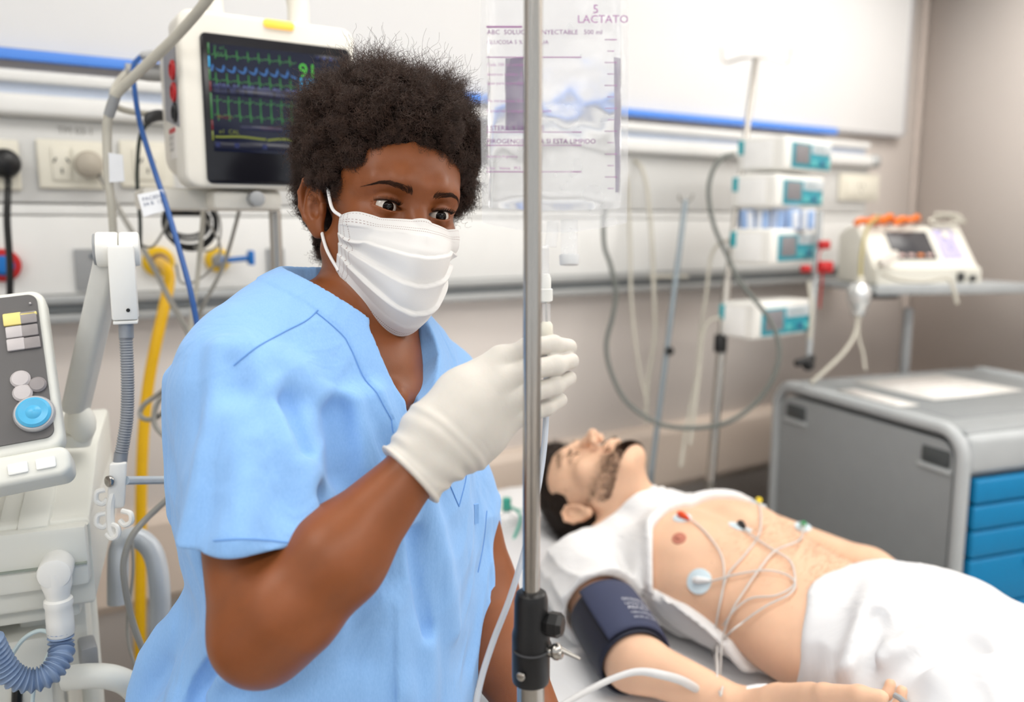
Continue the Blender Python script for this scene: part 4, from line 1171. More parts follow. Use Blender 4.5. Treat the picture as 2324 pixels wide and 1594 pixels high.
dashv = mth('GREATER_THAN', mth('FRACT', mth('MULTIPLY', Vv, 46.0)), .5)
dots = mth('MAXIMUM', mth('MULTIPLY', rows, dashu), mth('MULTIPLY', cols, dashv))
mixc = nt.nodes.new('ShaderNodeMix'); mixc.data_type = 'RGBA'
nt.links.new(dots, mixc.inputs[0]); mixc.inputs[6].default_value = lin((228, 226, 224)) + (1,); mixc.inputs[7].default_value = lin((176, 160, 156)) + (1,)
nt.links.new(mixc.outputs[2], b.inputs['Base Color'])
nz = nt.nodes.new('ShaderNodeTexNoise'); nz.inputs['Scale'].default_value = 900
tcn = nt.nodes.new('ShaderNodeTexCoord'); nt.links.new(tcn.outputs['Object'], nz.inputs['Vector'])
hgt = mth('SUBTRACT', mth('MULTIPLY', nz.outputs[0], .25), dots)
bp = nt.nodes.new('ShaderNodeBump'); bp.inputs['Strength'].default_value = .35; bp.inputs['Distance'].default_value = .0006
nt.links.new(hgt, bp.inputs['Height']); nt.links.new(bp.outputs[0], b.inputs['Normal'])
mask = grid_mesh('face_mask', hw(G.reshape(-1, 3)).reshape(nv_, nu_, 3), M_MASK, nurse, thick=.0007)
M_LOOP = mat('ear_loop', (240, 238, 236), .7)
for s in (1, -1):
    j = nu_ - 3 if s > 0 else 2
    a, c = G[3, j], G[nv_ - 6, j]
    q1 = [a, a + (np.array([s * .0775, .012, .026]) - a) * .4 + [s * .003, 0, -.006], (s * .0765, .012, .024), (s * .0735, -.004, .033)]
    q2 = [c, c + (np.array([s * .0745, .004, -.026]) - c) * .5 + [s * .003, 0, 0], (s * .0725, -.003, -.024)]
    for q in (q1, q2):
        MB().tube(hw(np.array(q)), .0019, 10).build('ear_loop', M_LOOP, mask)

# ---- scrubs
M_SCRUB = bpy.data.materials.new('light_blue_cotton'); M_SCRUB.use_nodes = True
nt = M_SCRUB.node_tree; b = nt.nodes['Principled BSDF']; b.inputs['Roughness'].default_value = .8; b.inputs['Sheen Weight'].default_value = .15
b.inputs['Specular IOR Level'].default_value = .25
tcn = nt.nodes.new('ShaderNodeTexCoord'); nz = nt.nodes.new('ShaderNodeTexNoise'); nz.inputs['Scale'].default_value = 700; nz.inputs['Detail'].default_value = 2
mp = nt.nodes.new('ShaderNodeMapping'); mp.inputs['Scale'].default_value = (1, 1, .35)
nt.links.new(tcn.outputs['Object'], mp.inputs[0]); nt.links.new(mp.outputs[0], nz.inputs['Vector'])
rp = nt.nodes.new('ShaderNodeValToRGB'); rp.color_ramp.elements[0].color = lin((128, 174, 228)) + (1,); rp.color_ramp.elements[1].color = lin((146, 190, 240)) + (1,)
nt.links.new(nz.outputs[0], rp.inputs[0]); nt.links.new(rp.outputs[0], b.inputs['Base Color'])
bp = nt.nodes.new('ShaderNodeBump'); bp.inputs['Strength'].default_value = .12; bp.inputs['Distance'].default_value = .001
nt.links.new(nz.outputs[0], bp.inputs['Height']); nt.links.new(bp.outputs[0], b.inputs['Normal'])

wrinkle(M_SCRUB, 13, .55, .012)
HEM0 = P(540, 1262, .705)
hem_n = unit(Z_ - .04 * R_ - .12 * F_)
SLV = [P(555, 905, .832), P(590, 1060, .80), P(602, 1260, .775), P(606, 1400, .765)]
def sleeve_r(p, off=0.0):
    return s_poly(p, SLV, (.056 + off, .062 + off, .0675 + off, .070 + off), .03)
HEML = P(1060, 1390, 1.06)
SLL = [P(985, 890, 1.085), P(1030, 1150, 1.07), P(1044, 1460, 1.055)]
def sleeve_l(p, off=0.0):
    return s_poly(p, SLL, (.05 + off, .052 + off, .056 + off), .03)
RIDGES = [  # folds of the cloth (points, radius, blend)
    ([(512, 806, .79), (492, 900, .76), (484, 1050, .745), (472, 1190, .74), (462, 1275, .74)], .010, .014),
    ([(590, 850, .775), (645, 930, .76), (698, 1040, .745), (735, 1130, .74), (752, 1190, .74)], .010, .03),
    ([(560, 815, .80), (670, 850, .80), (745, 915, .80), (780, 965, .795)], .008, .022),
    ([(790, 920, .83), (835, 1010, .81), (860, 1100, .81)], .008, .025),
    ([(540, 960, .75), (560, 1100, .735), (556, 1230, .73)], .006, .03),
    ([(905, 1080, .83), (950, 1200, .83), (985, 1330, .83), (1008, 1460, .85), (1012, 1600, .86)], .009, .022),
    ([(985, 1090, .85), (1035, 1230, .86), (1068, 1350, .88), (1080, 1440, .90)], .008, .022),
    ([(870, 1380, .835), (893, 1480, .84), (900, 1600, .86)], .009, .03),
    ([(402, 920, .90), (392, 1100, .92), (415, 1280, .94)], .010, .03),
    ([(440, 870, .86), (428, 1000, .88), (436, 1160, .90)], .007, .025),
    ([(840, 905, .85), (880, 960, .84), (960, 1060, .84)], .005, .02),
]
GROOVES = [
    ([(772, 938, .80), (796, 1000, .79), (804, 1065, .785)], .015, .014),
    ([(752, 1120, .75), (770, 1170, .745)], .010, .014),
    ([(655, 905, .765), (715, 1010, .75)], .006, .022),
    ([(968, 1220, .83), (1000, 1340, .83), (1020, 1450, .85)], .006, .02),
]
def plain_top(p):
    d = sm_min(trunk(p, .010), sleeve_r(p), .03)
    return sm_min(d, sleeve_l(p), .035)
RW3 = [(catmull(project(plain_top, [P(*q) for q in a], -r * .08), 2), r, k) for a, r, k in RIDGES]
LOWR = [([(520, 1425), (470, 1462), (430, 1530), (412, 1592)], .013, .02), ([(575, 1500), (510, 1510), (455, 1545), (430, 1590)], .013, .02),
        ([(640, 1590), (760, 1560), (880, 1570)], .009, .03)]
low_ = lambda p: trunk(p, .010)
RW3 += [([P(*q) for q in ((470, 1395, .90), (430, 1418, .905), (395, 1450, .915), (362, 1500, .925), (340, 1570, .935), (330, 1640, .94))], .024, .03)]
RW3 += [(catmull(hits(low_, a, -r * .1)[0], 2), r, k) for a, r, k in LOWR]
GW3 = [(catmull(project(plain_top, [P(*q) for q in a], r * .35), 2), r, k) for a, r, k in GROOVES]
GW3 += [(catmull(hits(low_, a, r * .2)[0], 2), r, k) for a, r, k in (([(575, 1460), (510, 1490), (460, 1550), (445, 1592)], .008, .016),)]
def folds(p):
    q = (p - CH) @ TR
    w = .05 * vnoise(p, 7, 33)
    low = np.clip((-q[:, 2] - .02) / .2, 0, 1)
    n1 = vnoise(np.stack([q[:, 0] + .30 * q[:, 2] + w, q[:, 1] + w, q[:, 2] * .20], 1), 17, 31)
    n2 = vnoise(np.stack([q[:, 0] + .9 * q[:, 2] + w, q[:, 1] - .6 * q[:, 2], q[:, 2] * .35], 1), 24, 32)
    n3 = vnoise(np.stack([q[:, 0] - .8 * q[:, 2], q[:, 1] + .5 * q[:, 2] + w, q[:, 2] * .5], 1), 34, 34)
    r1 = 1 - np.abs(n1) * 2.2; r2 = 1 - np.abs(n2) * 2.2
    return .0058 * r1 * (.15 + .85 * low) + .0019 * r2 + .0009 * n3
def vneck(p):
    v = s_cap(p, V0, V1, .058, .004)
    v = np.minimum(v, s_cap(p, V0, V0 + Z_ * .1 - R_ * .02, .058, .075))
    return np.minimum(v, s_cap(p, V0 + DIR * .05, V1 + DIR * .05, .055, .006))
def top_sdf(p):
    d = trunk(p, .010)
    slr = sleeve_r(p); d = sm_min(d, slr, .03)
    d = sm_min(d, sleeve_l(p), .035)
    vn = vneck(p)
    d = d - folds(p) * np.clip((vn - .02) / .06, .1, 1)
    for a, r, k in RW3: d = sm_min(d, s_poly(p, a, [r] * len(a)), k)
    for a, r, k in GW3: d = sm_max(d, -s_poly(p, a, [r] * len(a)), k)
    # sleeve opening: below the hem only the trunk stays, above it the sleeve is hollow
    hz = (p - HEM0) @ hem_n
    near = s_cap(p, SLV[1], SLV[3] - Z_ * .1, .118, .120)
    zone = np.maximum(near, hz)                            # below hem, near the arm
    zone = np.maximum(zone, -trunk(p, .021))
    d = sm_max(d, -zone, .004)
    hol = np.maximum(s_poly(p, SLV[1:], (.048, .0570, .060), .03), hz - .09)
    hol = np.maximum(hol, -trunk(p, .004))
    d = sm_max(d, -hol, .006)
    hz2 = (p - HEML) @ unit(Z_ + .2 * R_)
    zone = np.maximum(np.maximum(s_cap(p, SLL[1], SLL[2] - Z_ * .15, .08, .085), hz2), -trunk(p, .012))
    d = sm_max(d, -zone, .004)
    hol = np.maximum(np.maximum(s_poly(p, SLL[1:], (.046, .050)), hz2 - .05), -trunk(p, .004))
    d = sm_max(d, -hol, .006)
    # neck opening
    v = vn
    d = d - .0016 * np.clip((.031 - v) / .0012, 0, 1)       # the doubled neck band
    d = sm_max(d, -v, .004)
    return d
lo, hi = bounds([SR, SL, HI, P(372, 1200, .93), P(1120, 1200, 1.0), P(560, 1300, .70)], .13)
lo[2] = P(690, 1690, .965)[2] - .08
top = sdf_obj('scrub_top', top_sdf, lo, hi, .0031, M_SCRUB, nurse, 2)

# trousers down to the shoes
FT = [np.array([*(HI + LAT * s * .1 + DIR * .03)[:2], .05]) for s in (1, -1)]
def pants(p):
    d = s_ell(p, HI - Z_ * .10, (.182, .150, .16), TR)
    for k, s in enumerate((1, -1)):
        hip = HI - Z_ * .12 + LAT * s * .085
        knee = hip * .45 + FT[k] * .55 + DIR * .03
        d = sm_min(d, s_poly(p, [hip, knee, FT[k] + Z_ * .03], (.095, .075, .07), .03), .03)
    d = d - .006 * vnoise(p * [1, 1, .35], 14, 41) - .003 * vnoise(p, 30, 42)
    return np.maximum(d, .06 - p[:, 2])
lo, hi = bounds([HI, FT[0], FT[1]], .22); lo[2] = .03
sdf_obj('scrub_trousers', pants, lo, hi, .011, M_SCRUB, nurse)
for k in (0, 1):
    c = FT[k] + DIR * .06; c[2] = .045
    sdf_obj('shoe', lambda p, c=c: np.maximum(sm_min(s_ell(p, c, (.048, .135, .05), TR), s_ell(p, c - DIR * .06 + Z_ * .03, (.042, .06, .05), TR), .03), .002 - p[:, 2]), c - .17, c + .17, .008, WHITE_PL, nurse)

# neck band and seams laid on the cloth
def ribbon(path, width, f, off, m, name, parent, nrow=7, sub=10, thick=.0012):
    pts = catmull(np.array([P(*q) for q in path]), sub)
    pts = project(f, pts, off)
    g, _m = grad(f, pts, 2e-3)
    t = np.gradient(pts, axis=0); t /= np.linalg.norm(t, axis=1)[:, None]
    sd = np.cross(g, t); sd /= np.linalg.norm(sd, axis=1)[:, None]
    rows = []
    for k in range(nrow):
        w = width * (k / (nrow - 1) - .5)
        q = project(f, pts + sd * w, off * (1 if 0 < k < nrow - 1 else .2)); rows.append(q)
    return grid_mesh(name, np.array(rows), m, parent, thick=thick)
SEAM = mat('blue_thread', (104, 152, 214), .8)
def seam(path, name='seam', r=.0007, off=.0003):
    pts = hits(top_sdf, catmull(np.array([(a, b, 0) for a, b, _c in path]), 8)[:, :2], off)[0]
    return MB().tube(pts, r, 6, smoothpath=False).build(name, SEAM, top)

# ---- glove on her right hand
M_GLOVE = mat('latex_glove', (206, 201, 193), .5, var=.03, vscale=40, bump=.08, bscale=500, sss=.15, sss_r=(.004,), spec=.4)
GA = unit(P(1130, 880, .782) - WR)                        # along the hand
KN = [P(1138, 822, .790), P(1142, 872, .778), P(1140, 922, .778), P(1130, 962, .786)]   # knuckles
FING = [
    [KN[0], P(1196, 792, .782), P(1256, 783, .795), P(1290, 788, .812)],
    [KN[1], P(1205, 838, .772), P(1262, 830, .785), P(1294, 820, .803)],
    [KN[2], P(1203, 892, .773), P(1258, 877, .786), P(1292, 860, .804)],
    [KN[3], P(1190, 940, .783), P(1240, 926, .795), P(1272, 908, .811)],
]
FRAD = [(.0112, .0100, .0090, .0078), (.0114, .0102, .0092, .0080), (.0110, .0098, .0088, .0076), (.0100, .0088, .0078, .0068)]
def glove_sdf(p):
    W2 = P(1000, 998, .776)
    # palm and back of the hand
    d = s_poly(p, [W2, P(1060, 905, .79), KN[0] + F_ * .006], (.030, .027, .0155), .02)
    d = sm_min(d, s_poly(p, [W2, P(1075, 935, .782), KN[1] + F_ * .008], (.030, .026, .0165), .02), .02)
    d = sm_min(d, s_poly(p, [W2, P(1075, 965, .782), KN[2] + F_ * .008], (.030, .025, .0160), .02), .02)
    d = sm_min(d, s_poly(p, [W2, P(1065, 990, .788), KN[3] + F_ * .006], (.030, .024, .0145), .02), .02)
    f = None
    for q, r in zip(FING, FRAD):
        e = s_poly(p, q, r, .004)
        f = e if f is None else sm_min(f, e, .0022)
    d = sm_min(d, f, .010)
    # tendons and wrinkles of the thin latex
    for k in range(4):
        d = sm_min(d, s_cap(p, W2 * .35 + KN[k] * .65 - F_ * .012, KN[k] - F_ * .004, .003, .0055), .012)
    # thumb, opposed behind the fingers
    th_ = [P(1020, 950, .80), P(1100, 868, .822), P(1180, 815, .838), P(1240, 794, .838), P(1282, 790, .832)]
    d = sm_min(d, s_poly(p, th_, (.020, .0145, .0112, .0098, .0082), .01), .012)
    # wrist and cuff
    c0, c1 = P(934, 1074, .764), P(985, 1015, .772)
    d = sm_min(d, s_cap(p, c0 - (c1 - c0) * .35, W2, .0350, .0305), .012)
    ax = unit(W2 - c0)
    t = (p - c0) @ ax
    q = (p - CH) @ HR
    wr = np.exp(-((t - .022) / .022) ** 2)
    d = d + .0013 * wr * np.sin(t * 560 + 4 * np.sin(q[:, 0] * 60 + 1.5 * np.sin(q[:, 2] * 45))) * (.5 + .5 * vnoise(p, 45, 51))
    d = d - .0009 * vnoise(p, 60, 52) - .0012 * np.exp(-((t - .046) / .004) ** 2)
    cut = (p - c0) @ unit(ax + .10 * R_)
    d = sm_max(d, -cut - .004, .002)
    rim = np.abs(np.linalg.norm((p - c0) - ax * t[:, None], axis=1) - .0345)
    d = sm_min(d, np.hypot(rim, cut + .0015) - .0016, .002)
    return d
lo, hi = bounds([P(930, 1074, .764), KN[0], FING[1][3], FING[3][3], P(1282, 790, .832)], .05)
glove = sdf_obj('glove', glove_sdf, lo, hi, .0013, M_GLOVE, nurse)

# ---- seams, neck band, pocket
def iso_seam(path, dist):
    p = hits(top_sdf, catmull(np.array([(a, b, 0) for a, b, _c in path]), 8)[:, :2], .0004)[0]
    for _ in range(3):
        p = project(lambda x: vneck(x) - dist, p, 0, 2); p = project(top_sdf, p, .0004, 2)
    MB().tube(p, .0006, 6, smoothpath=False).build('seam', SEAM, top)
iso_seam([(712, 716, .90), (760, 790, .87), (830, 880, .85), (890, 945, .84), (915, 975, .84)], .033)
seam([(722, 704, .93), (694, 728, .90), (640, 756, .86), (580, 790, .80), (530, 830, .78)])
seam([(484, 1228, .72), (540, 1224, .70), (600, 1226, .70), (655, 1232, .70)])
seam([(960, 1010, .85), (1010, 1080, .85), (1042, 1150, .86)])
seam([(1042, 1150, .86), (1055, 1100, .87), (1060, 1070, .88)])
seam([(1105, 1160, .96), (1098, 1230, .95), (1085, 1300, .94)])
MB().box((.006, .003, .024)).build('pocket_tag', M_SCRUB, top).location = Vector(project(top_sdf, P(1108, 1165, .98)[None], .002)[0])

# ================================================================== drip stand in front, with bag
D0 = .72
PX = 1207
def vert(px, py, d, z):                                    # the point at height z above/below a point
    q = P(px, py, d); return np.array([q[0], q[1], z])
base = P(PX, 900, D0)
stand = thing('drip_stand', 'steel drip stand pole with black clamp in front of the nurse', 'drip stand', (base[0], base[1], 0))
zc = P(PX, 1500, D0)[2]
b0 = np.array([base[0], base[1], 0])
MB().cyl(b0 + Z_ * (zc + .0), b0 + Z_ * 2.12, .0077, n=28).build('pole', CHROME, stand)
MB().cyl(b0 + Z_ * .12, b0 + Z_ * zc, .0125, n=28).build('lower_pole', CHROME, stand)
cl_ = MB()
r = .0172
cl_.lathe([(.0105, .052), (.0135, .050), (.0150, .044), (.0155, .018), (r, .012), (r, -.030), (r * .96, -.034), (.0128, -.036)], 32, M4(b0 + Z_ * (zc - .004)))
cl_.build('clamp_collar', BLACK_PL, stand)
side = unit(.92 * R_ - .35 * F_)
z1 = b0 + Z_ * (zc + .020)
MB().lathe([(.003, 0), (.009, .001), (.0115, .006), (.0115, .014), (.0085, .018), (.001, .018)], 7, M4(z1 + side * .012, X=np.cross(Z_, side), Y=Z_, Z=side)).build('star_knob', BLACK_PL, stand, 20)
z2 = b0 + Z_ * (zc - .006)
MB().cyl(z2 + side * .015, z2 + side * .030, .0052, n=14, bev=.001).cyl(z2 + side * .026 + Z_ * .004, z2 + side * .046 - Z_ * .002, .0028, .0012).ball(z2 + side * .024 + Z_ * .001, (.0065, .0065, .008), 12).build('wing_screw', CHROME, stand)
sc_ = b0 + Z_ * (zc - .024) - F_ * .016 - R_ * .0085
MB().cyl(sc_, sc_ + unit(-F_ - .5 * R_) * .003, .0042, n=14, bev=.0008).build('screw', CHROME, stand)
ring_ = MB()
pts = [b0 + Z_ * (zc - .003 - .003 * math.sin(a)) + .0178 * (math.cos(a) * R_ - math.sin(a) * F_) for a in np.linspace(-.3, 2.6, 14)]
ring_.tube(pts, .0011, 6).build('lever', DARK_PL, stand)
hk = MB()
for s in (1, -1):
    q = b0 + Z_ * 2.1
    hk.tube([q, q + R_ * s * .06 + Z_ * .02, q + R_ * s * .12, q + R_ * s * .14 - Z_ * .03, q + R_ * s * .165 - Z_ * .03, q + R_ * s * .175 + Z_ * .01], .003, 8)
hk.build('hook', CHROME, stand)
ft = MB()
for k in range(5):
    a = k * 2 * math.pi / 5 + .4
    ft.tube([b0 + Z_ * .13, b0 + Z_ * .11 + .1 * np.array([math.cos(a), math.sin(a), 0]), b0 + Z_ * .07 + .27 * np.array([math.cos(a), math.sin(a), 0])], .012, 10)
ft.build('foot', CHROME, stand)
for k in range(5):
    a = k * 2 * math.pi / 5 + .4
    c = b0 + Z_ * .032 + .27 * np.array([math.cos(a), math.sin(a), 0])
    MB().cyl(c - R_ * .01, c + R_ * .01, .031, n=20, bev=.004).build('caster', BLACK_PL, stand)

# ---- infusion bag
DB = .765
M_BAG = bpy.data.materials.new('clear_bag_film'); M_BAG.use_nodes = True
nt = M_BAG.node_tree; b = nt.nodes['Principled BSDF']
b.inputs['Base Color'].default_value = (.93, .94, .96, 1); b.inputs['Roughness'].default_value = .12; b.inputs['IOR'].default_value = 1.4
tr = nt.nodes.new('ShaderNodeBsdfTransparent'); mx = nt.nodes.new('ShaderNodeMixShader')
nzb = nt.nodes.new('ShaderNodeTexNoise'); nzb.inputs['Scale'].default_value = 30
tcb = nt.nodes.new('ShaderNodeTexCoord'); nt.links.new(tcb.outputs['Object'], nzb.inputs['Vector'])
rpb = nt.nodes.new('ShaderNodeMapRange'); rpb.inputs[3].default_value = .12; rpb.inputs[4].default_value = .34
nt.links.new(nzb.outputs[0], rpb.inputs[0]); nt.links.new(rpb.outputs[0], mx.inputs[0])
nt.links.new(tr.outputs[0], mx.inputs[1]); nt.links.new(b.outputs[0], mx.inputs[2])
nt.links.new(mx.outputs[0], nt.nodes['Material Output'].inputs[0])
bpm = nt.nodes.new('ShaderNodeBump'); bpm.inputs['Strength'].default_value = .5; bpm.inputs['Distance'].default_value = .004
nt.links.new(nzb.outputs[0], bpm.inputs['Height']); nt.links.new(bpm.outputs[0], b.inputs['Normal'])
M_WATER = mat('saline', (250, 251, 253), .12, var=0, trans=1.0, ior=1.22, spec=.5)
bag = thing('infusion_bag', 'clear plastic infusion bag with purple print behind the steel pole', 'infusion bag', P(1258, 510, DB))
# the outline in photograph proportions, then given real thickness
def bag_grid(side_, scale=1.0, thick=.017, inset=0.0):
    nr, ncg = 46, 33; G = np.zeros((nr, ncg, 3))
    for i in range(nr):
        v = i / (nr - 1); y = -170 + (524 + 170) * v
        xl_ = 1097 - 6 * math.sin(v * 3) - 8 * max(0, v - .8); xr_ = 1422 + 4 * math.sin(v * 3.1)
        k = max(0, (v - .90) / .10); rnd = 42 * k ** 2.2
        for j in range(ncg):
            s = j / (ncg - 1)
            x = xl_ + inset + (xr_ - xl_ - 2 * inset) * s
            yb = y + (0 if v < .9 else k * 22 * math.sin(s * math.pi) - 18 * k)
            prof = (4 * s * (1 - s)) ** .55 * min(1, (1 - v) * 9) ** .6 * min(1, .25 + v * 1.6)
            q = P(x, yb, DB)
            G[i, j] = q + side_ * F_ * (thick * prof + .0006)
    return G
M_SEAL = M_BAG
Gf = bag_grid(-1); Gb = bag_grid(1)
grid_mesh('front_film', Gf, M_BAG, bag)
grid_mesh('back_film', Gb, M_BAG, bag)
# fluid body
iw = 9
Wf = bag_grid(-1, thick=.0150, inset=16)[iw:-3]; Wb = bag_grid(1, thick=.0150, inset=16)[iw:-3]
nr, ncg = Wf.shape[:2]
wm = MB()
idx = lambda i, j, o: o + i * ncg + j
f = []
for o, fl in ((0, False), (nr * ncg, True)):
    for i in range(nr - 1):
        for j in range(ncg - 1):
            q = (idx(i, j, o), idx(i, j + 1, o), idx(i + 1, j + 1, o), idx(i + 1, j, o)); f.append(q if fl else q[::-1])
O2 = nr * ncg
for i in range(nr - 1):
    f.append((idx(i, 0, 0), idx(i + 1, 0, 0), idx(i + 1, 0, O2), idx(i, 0, O2))); f.append((idx(i, ncg - 1, 0), idx(i, ncg - 1, O2), idx(i + 1, ncg - 1, O2), idx(i + 1, ncg - 1, 0)))
for j in range(ncg - 1):
    f.append((idx(0, j, 0), idx(0, j, O2), idx(0, j + 1, O2), idx(0, j + 1, 0))); f.append((idx(nr - 1, j, 0), idx(nr - 1, j + 1, 0), idx(nr - 1, j + 1, O2), idx(nr - 1, j, O2)))
wv = np.vstack([Wf.reshape(-1, 3), Wb.reshape(-1, 3)])
wv = wv + (F_ * (.0012 * vnoise(wv, 50, 61) + .0006 * vnoise(wv, 120, 62))[:, None])
wm.add(wv, f); wm.build('saline', M_WATER, bag, 60)
# purple print
M_PURP = mat('purple_print', (120, 60, 126), .5)
M_PURP2 = mat('purple_print_pale', (166, 112, 164), .5)
pm2 = MB()
def bag_text(s, px, py, hpx, m):
    k = DB / FPX
    q = P(px, py, DB - .0165 - .001)
    v, f = text_mesh(s, hpx * k * 1.25, M4(q, X=R_, Y=cU, Z=-cF)); MB().add(v, f, False).build('lettering', m, bag, 0)
rows_ = [(1105, 78, 12, 'ABC  SOLUCION INYECTABLE   500 ml', 1), (1105, 100, 10, 'GLUCOSA 5 % EN AGUA', 1), (1105, 150, 8, 'Cada 100 ml contienen', 0), (1105, 172, 8, 'dextrosa anhidra  5 g', 0), (1105, 192, 8, 'agua para inyectable c.s.p.', 0),
         (1105, 232, 8, 'Via intravenosa. Envase unico', 0), (1105, 255, 8, 'Conservar a temperatura ambiente', 0), (1105, 296, 12, 'ESTERIL Y LIBRE DE', 1), (1105, 326, 12, 'PIROGENOS  USAR SI ESTA LIMPIDO', 1), (1105, 358, 7, 'Industria Argentina', 0), (1105, 385, 8, 'Lote   Vence   M.S.', 0),
         (1310, 52, 20, 'LACTATO', 0), (1345, 30, 22, '5', 0)]
for x, y, hp, s, dk in rows_: bag_text(s, x, y, hp, M_PURP if dk else M_PURP2)
for y in (60, 62, 130, 300, 330, 390):
    a, c = P(1104, y, DB - .0168), P(1320 if y > 70 else 1185, y, DB - .0168); pm2.box((np.linalg.norm(c - a), .0003, .0008), M=M4((a + c) / 2, X=R_, Y=cF, Z=cU))
for k in range(14):
    a = P(1386, 90 + k * 26, DB - .010); pm2.box((.006 if k % 2 else .011, .0003, .0008), M=M4(a, X=R_, Y=cF, Z=cU))
pm2.build('print_lines', M_PURP2, bag, 0)['kind'] = 'stuff'
# purple patches painted in for the refraction inside the fluid
for (x0, y0, x1, y1) in ((1150, 135, 1190, 300), (1386, 130, 1402, 440)):
    patch = MB()
    q = P((x0 + x1) / 2, (y0 + y1) / 2, DB + .0135); k = DB / FPX
    patch.box(((x1 - x0) * k, .0004, (y1 - y0) * k), M=M4(q, X=R_, Y=cF, Z=cU))
    patch.build('refraction_patch', mat('refraction_purple_grey', (110, 84, 128), .5), bag)
# ports
M_CLEAR = M_BAG
MB().cyl(P(1292, 500, DB), P(1292, 598, DB), .0078, n=20).build('port_tube', M_CLEAR, bag)
MB().cyl(P(1292, 578, DB), P(1292, 602, DB), .0092, .0088, n=20, bev=.001).build('port_cap', mat('frosted_plastic', (214, 216, 218), .4), bag)
MB().cyl(P(1255, 505, DB), P(1250, 560, DB), .0055, n=16).build('port_tube', M_CLEAR, bag)

# ---- drip set
DS = .815
M_TUBE = mat('clear_tube', (222, 228, 236), .2, var=.02, trans=.35, spec=.6)
M_FROST = mat('frosted_white', (236, 236, 232), .35)
dset = thing('drip_set', 'clear drip chamber with white cap and thin tube pinched in the gloved hand', 'drip set', P(1240, 750, DS))
MB().lathe([(.004, 0), (.0055, -.004), (.0055, -.014), (.0072, -.015), (.0072, -.026), (.004, -.028)], 20, M4(P(1238, 622, DS))).build('spike_cap', M_FROST, dset)
MB().cyl(P(1240, 690, DS), P(1241, 750, DS), .0042, .0036, n=18).build('chamber', M_BAG, dset)
MB().cyl(P(1238, 560, DS - .02), P(1238, 624, DS), .0035, n=14).build('upper_tube', M_BAG, dset)
MB().cyl(P(1240, 684, DS), P(1241, 745, DS), .0012, n=10).build('needle', CHROME, dset)
MB().lathe([(.004, .006), (.0062, .003), (.0066, -.006), (.005, -.014), (.003, -.018)], 18, M4(P(1240, 744, DS))).build('connector', CREAM_PL, dset)
MB().tube([P(1240, 756, DS), P(1240, 860, DS + .01), P(1238, 975, DS + .005), P(1226, 1080, DS), P(1198, 1220, .80), P(1160, 1350, .79), P(1118, 1460, .78), P(1088, 1560, .775), P(1070, 1680, .77)], .0031, 10).build('drip_tube', M_TUBE, dset)

# ================================================================== bed
BX0, BX1, BY0, BY1, BZ = .64, 1.57, -.25, 1.96, .815
M_SHEET = mat('white_sheet', (216, 216, 218), .85, var=.008, bump=.04, bscale=400, sheen=.1)
wrinkle(M_SHEET, 9, .5, .014, (1, .6, 1))
bed = thing('hospital_bed', 'hospital bed frame under the patient, mostly out of sight', 'bed', ((BX0 + BX1) / 2, .9, 0))
MB().box((BX1 - BX0 - .06, BY1 - BY0 - .06, .05), ((BX0 + BX1) / 2, (BY0 + BY1) / 2, BZ - .172), .01).build('bed_deck', GREY_PL, bed)
MB().box((.5, 1.3, .12), ((BX0 + BX1) / 2, (BY0 + BY1) / 2, BZ - .27), .02).box((.3, .3, .38), ((BX0 + BX1) / 2, .5, .36), .02).box((.3, .3, .38), ((BX0 + BX1) / 2, 1.35, .36), .02).build('lift_column', WHITE_PL, bed)
MB().box((.7, 1.8, .07), ((BX0 + BX1) / 2, (BY0 + BY1) / 2, .17), .02).build('chassis', WHITE_PL, bed)
for x in (BX0 + .12, BX1 - .12):
    for y in (BY0 + .2, BY1 - .2):
        MB().cyl((x - .015, y, .07), (x + .015, y, .07), .068, n=24, bev=.006).build('caster', DARK_PL, bed)
        MB().box((.03, .05, .10), (x, y, .13), .008).build('caster_fork', GREY_PL, bed)
def matt(p):
    c = ((BX0 + BX1) / 2, (BY0 + BY1) / 2, BZ - .065)
    d = s_box(p, c, ((BX1 - BX0) / 2, (BY1 - BY0) / 2, .065), None, .03)
    return d - .004 * vnoise(p * [1, .5, 1], 11, 81) - .003 * (1 - 2 * np.abs(vnoise(p * [1, .6, 1], 19, 82)))
V, F = polygonize(matt, (BX0 - .03, BY0 - .03, BZ - .16), (BX1 + .03, BY1 + .03, BZ + .03), .011)
M_FIT = wrinkle(mat('white_fitted_sheet', (236, 236, 237), .85, var=.008, bump=.04, bscale=400), 9, .4, .012, (1, .6, 1))
tag(np_mesh('mattress', V, F, M_FIT), 'mattress in a white fitted sheet under the patient', 'mattress')

